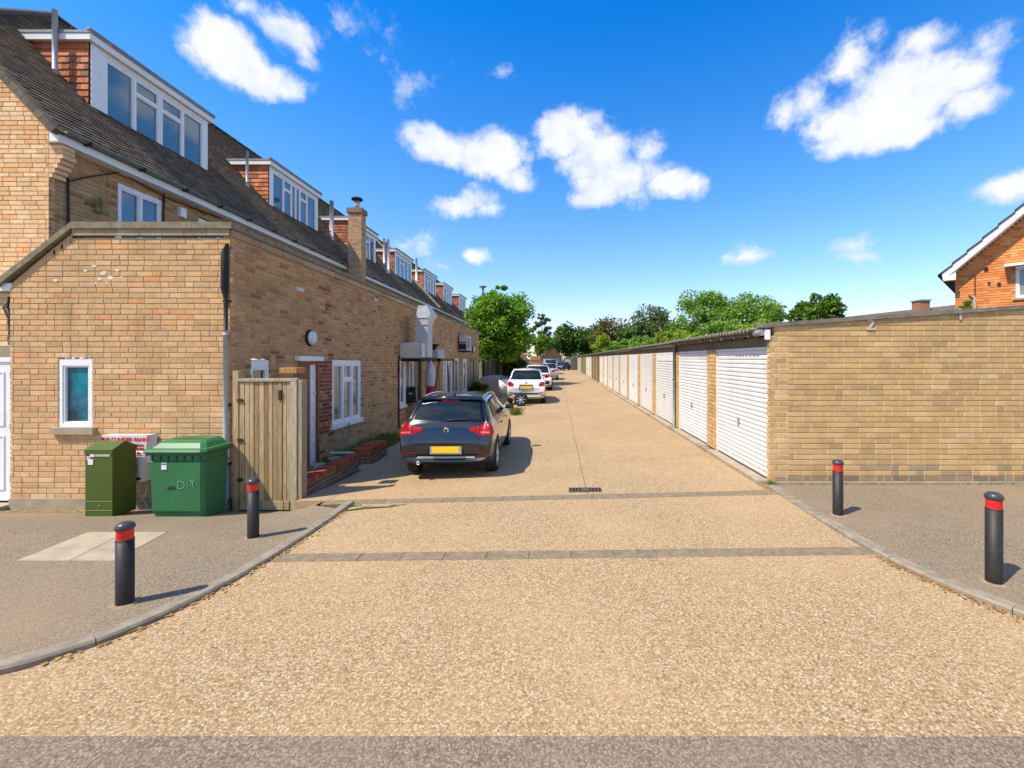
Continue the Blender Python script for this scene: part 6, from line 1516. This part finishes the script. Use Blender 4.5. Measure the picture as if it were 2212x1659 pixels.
mb = MB(); mb.fbox(fH, wh[0]-.25, wh[1]+.2, wh[3]+.02, wh[3]+.09, -.05, .38); mb.build('window_canopy', M_white, hs_)
bx0, bz0 = hx(2046), hz(607); L_ = 7
mb = MB()
P = []
for yy in (HZ-.42, HZ-.38):
    P += [(bx0, yy, bz0), (bx0+L_, yy, bz0+sl*L_), (bx0+L_, yy, bz0+sl*L_+.30), (bx0-.03, yy, bz0+.24)]
mb.quadv(P, [(0,1,2,3), (7,6,5,4), (0,4,5,1), (3,2,6,7), (0,3,7,4)]); mb.build('bargeboard', M_white, hs_)
mb = MB(); mb.quadv([(bx0, HZ-.42, bz0-.01), (bx0+.32, HZ-.42, bz0-.01), (bx0+.32, HZ-.42, bz0+.25), (bx0, HZ-.42, bz0+.02), (bx0, HZ-.1, bz0-.01), (bx0+.32, HZ-.1, bz0-.01)], [(0,1,2,3), (0,4,5,1)]); mb.build('box_end', M_white, hs_)
mb = MB(); mb.quadv([(bx0, HZ-.379, bz0+.0), (bx0+L_, HZ-.379, bz0+sl*L_+.0), (bx0+L_, HZ, bz0+sl*L_+.0), (bx0, HZ, bz0+.0)], [(0,3,2,1)]); mb.build('soffit', M_white, hs_)
k = 0; st = .36; u_ = -.12
slen = math.sqrt(1+sl*sl)
while u_ < L_:
    mb = MB(); mb.tint = pick([((.06,.06,.06),3),((.08,.075,.07),2)])
    za = bz0 + .27 + sl*u_; P = []
    for yy in (HZ-.46, HZ+8):
        P += [(bx0+u_-.02, yy, za+.005), (bx0+u_+st, yy, za+sl*st-.03), (bx0+u_+st, yy, za+sl*st+.012), (bx0+u_-.02, yy, za+.055)]
    mb.quadv(P, [(0,1,2,3), (7,6,5,4), (3,2,6,7), (0,3,7,4), (0,4,5,1)]); mb.build('tile_course', M_tile, hs_); u_ += st
mb = MB(); mb.smooth = True; mb.tube([fH.p(.35, hz(640), .04), fH.p(.47, hz(646), .04), fH.p(.49, hz(660), .04), fH.p(.49, 2.9, .04)], .03, 8); mb.build('waste_pipe', M_greypipe, hs_)
mb = MB(); mb.tube([fH.p(.49, hz(600), .03), fH.p(.49, hz(640), .03)], .012, 5); mb.build('cable', M_blackpipe, hs_)
for (a, b, s_) in ((.75, 588, .1), (.82, 618, .06), (1.05, 622, .08)):
    mb = MB(); mb.fbox(fH, a-s_*.5, a+s_*.5, hz(b)-s_*.5, hz(b)+s_*.5, 0, .05); mb.build('vent', M_blackpipe, hs_)
hs_.rotation_euler = (0, 0, R(-47))
# distant brown roof with chimney
dr = thing('distant_house', 'long low dark brown roof with a brick chimney beyond the garage wall', 'house', (14, 30, 0), world_coords=True)
q30 = lambda x, y: ((x-PX)/F*30, 30, H + (PY-y)/F*30)
a, b, c, d = q30(1832, 690), q30(2200, 680), q30(2200, 650), q30(1845, 683)
mb = MB(); A1 = (a[0], 30, 4.2); B1 = (b[0], 30, 4.2); C1 = (b[0], 33, q30(2070, 655)[2]+.45); D1 = (d[0]-.3, 33, q30(1842, 684)[2]+.1)
mb.quadv([A1, B1, C1, D1, (a[0], 36, 4.2), (b[0], 36, 4.2)], [(0,1,2,3), (3,2,5,4), (0,3,4)]); mb.build('roof', simple('mossy_dark_roof', (.13, .095, .07), .9, var=.4, scale=3, dirt=.3), dr)
mb = MB(); mb.box(a[0]+.1, b[0]-.1, 30.1, 35.9, 0, 4.19); mb.build('wall', M_timber_dark, dr)
mb = MB(); mb.tint = (.34,.17,.10); p0, p1 = q30(1983, 672), q30(2011, 650); mb.box(p0[0]*1.07+.1, p1[0]*1.07-.15, 32, 32.8, p0[2]-.6, p1[2]+.28); cs = mb.build('chimney', M_brick, dr)
mb = MB(); mb.box(p0[0]*1.07+.03, p1[0]*1.07-.08, 31.92, 32.88, p1[2]+.281, p1[2]+.38); mb.build('cap', M_lead, cs)
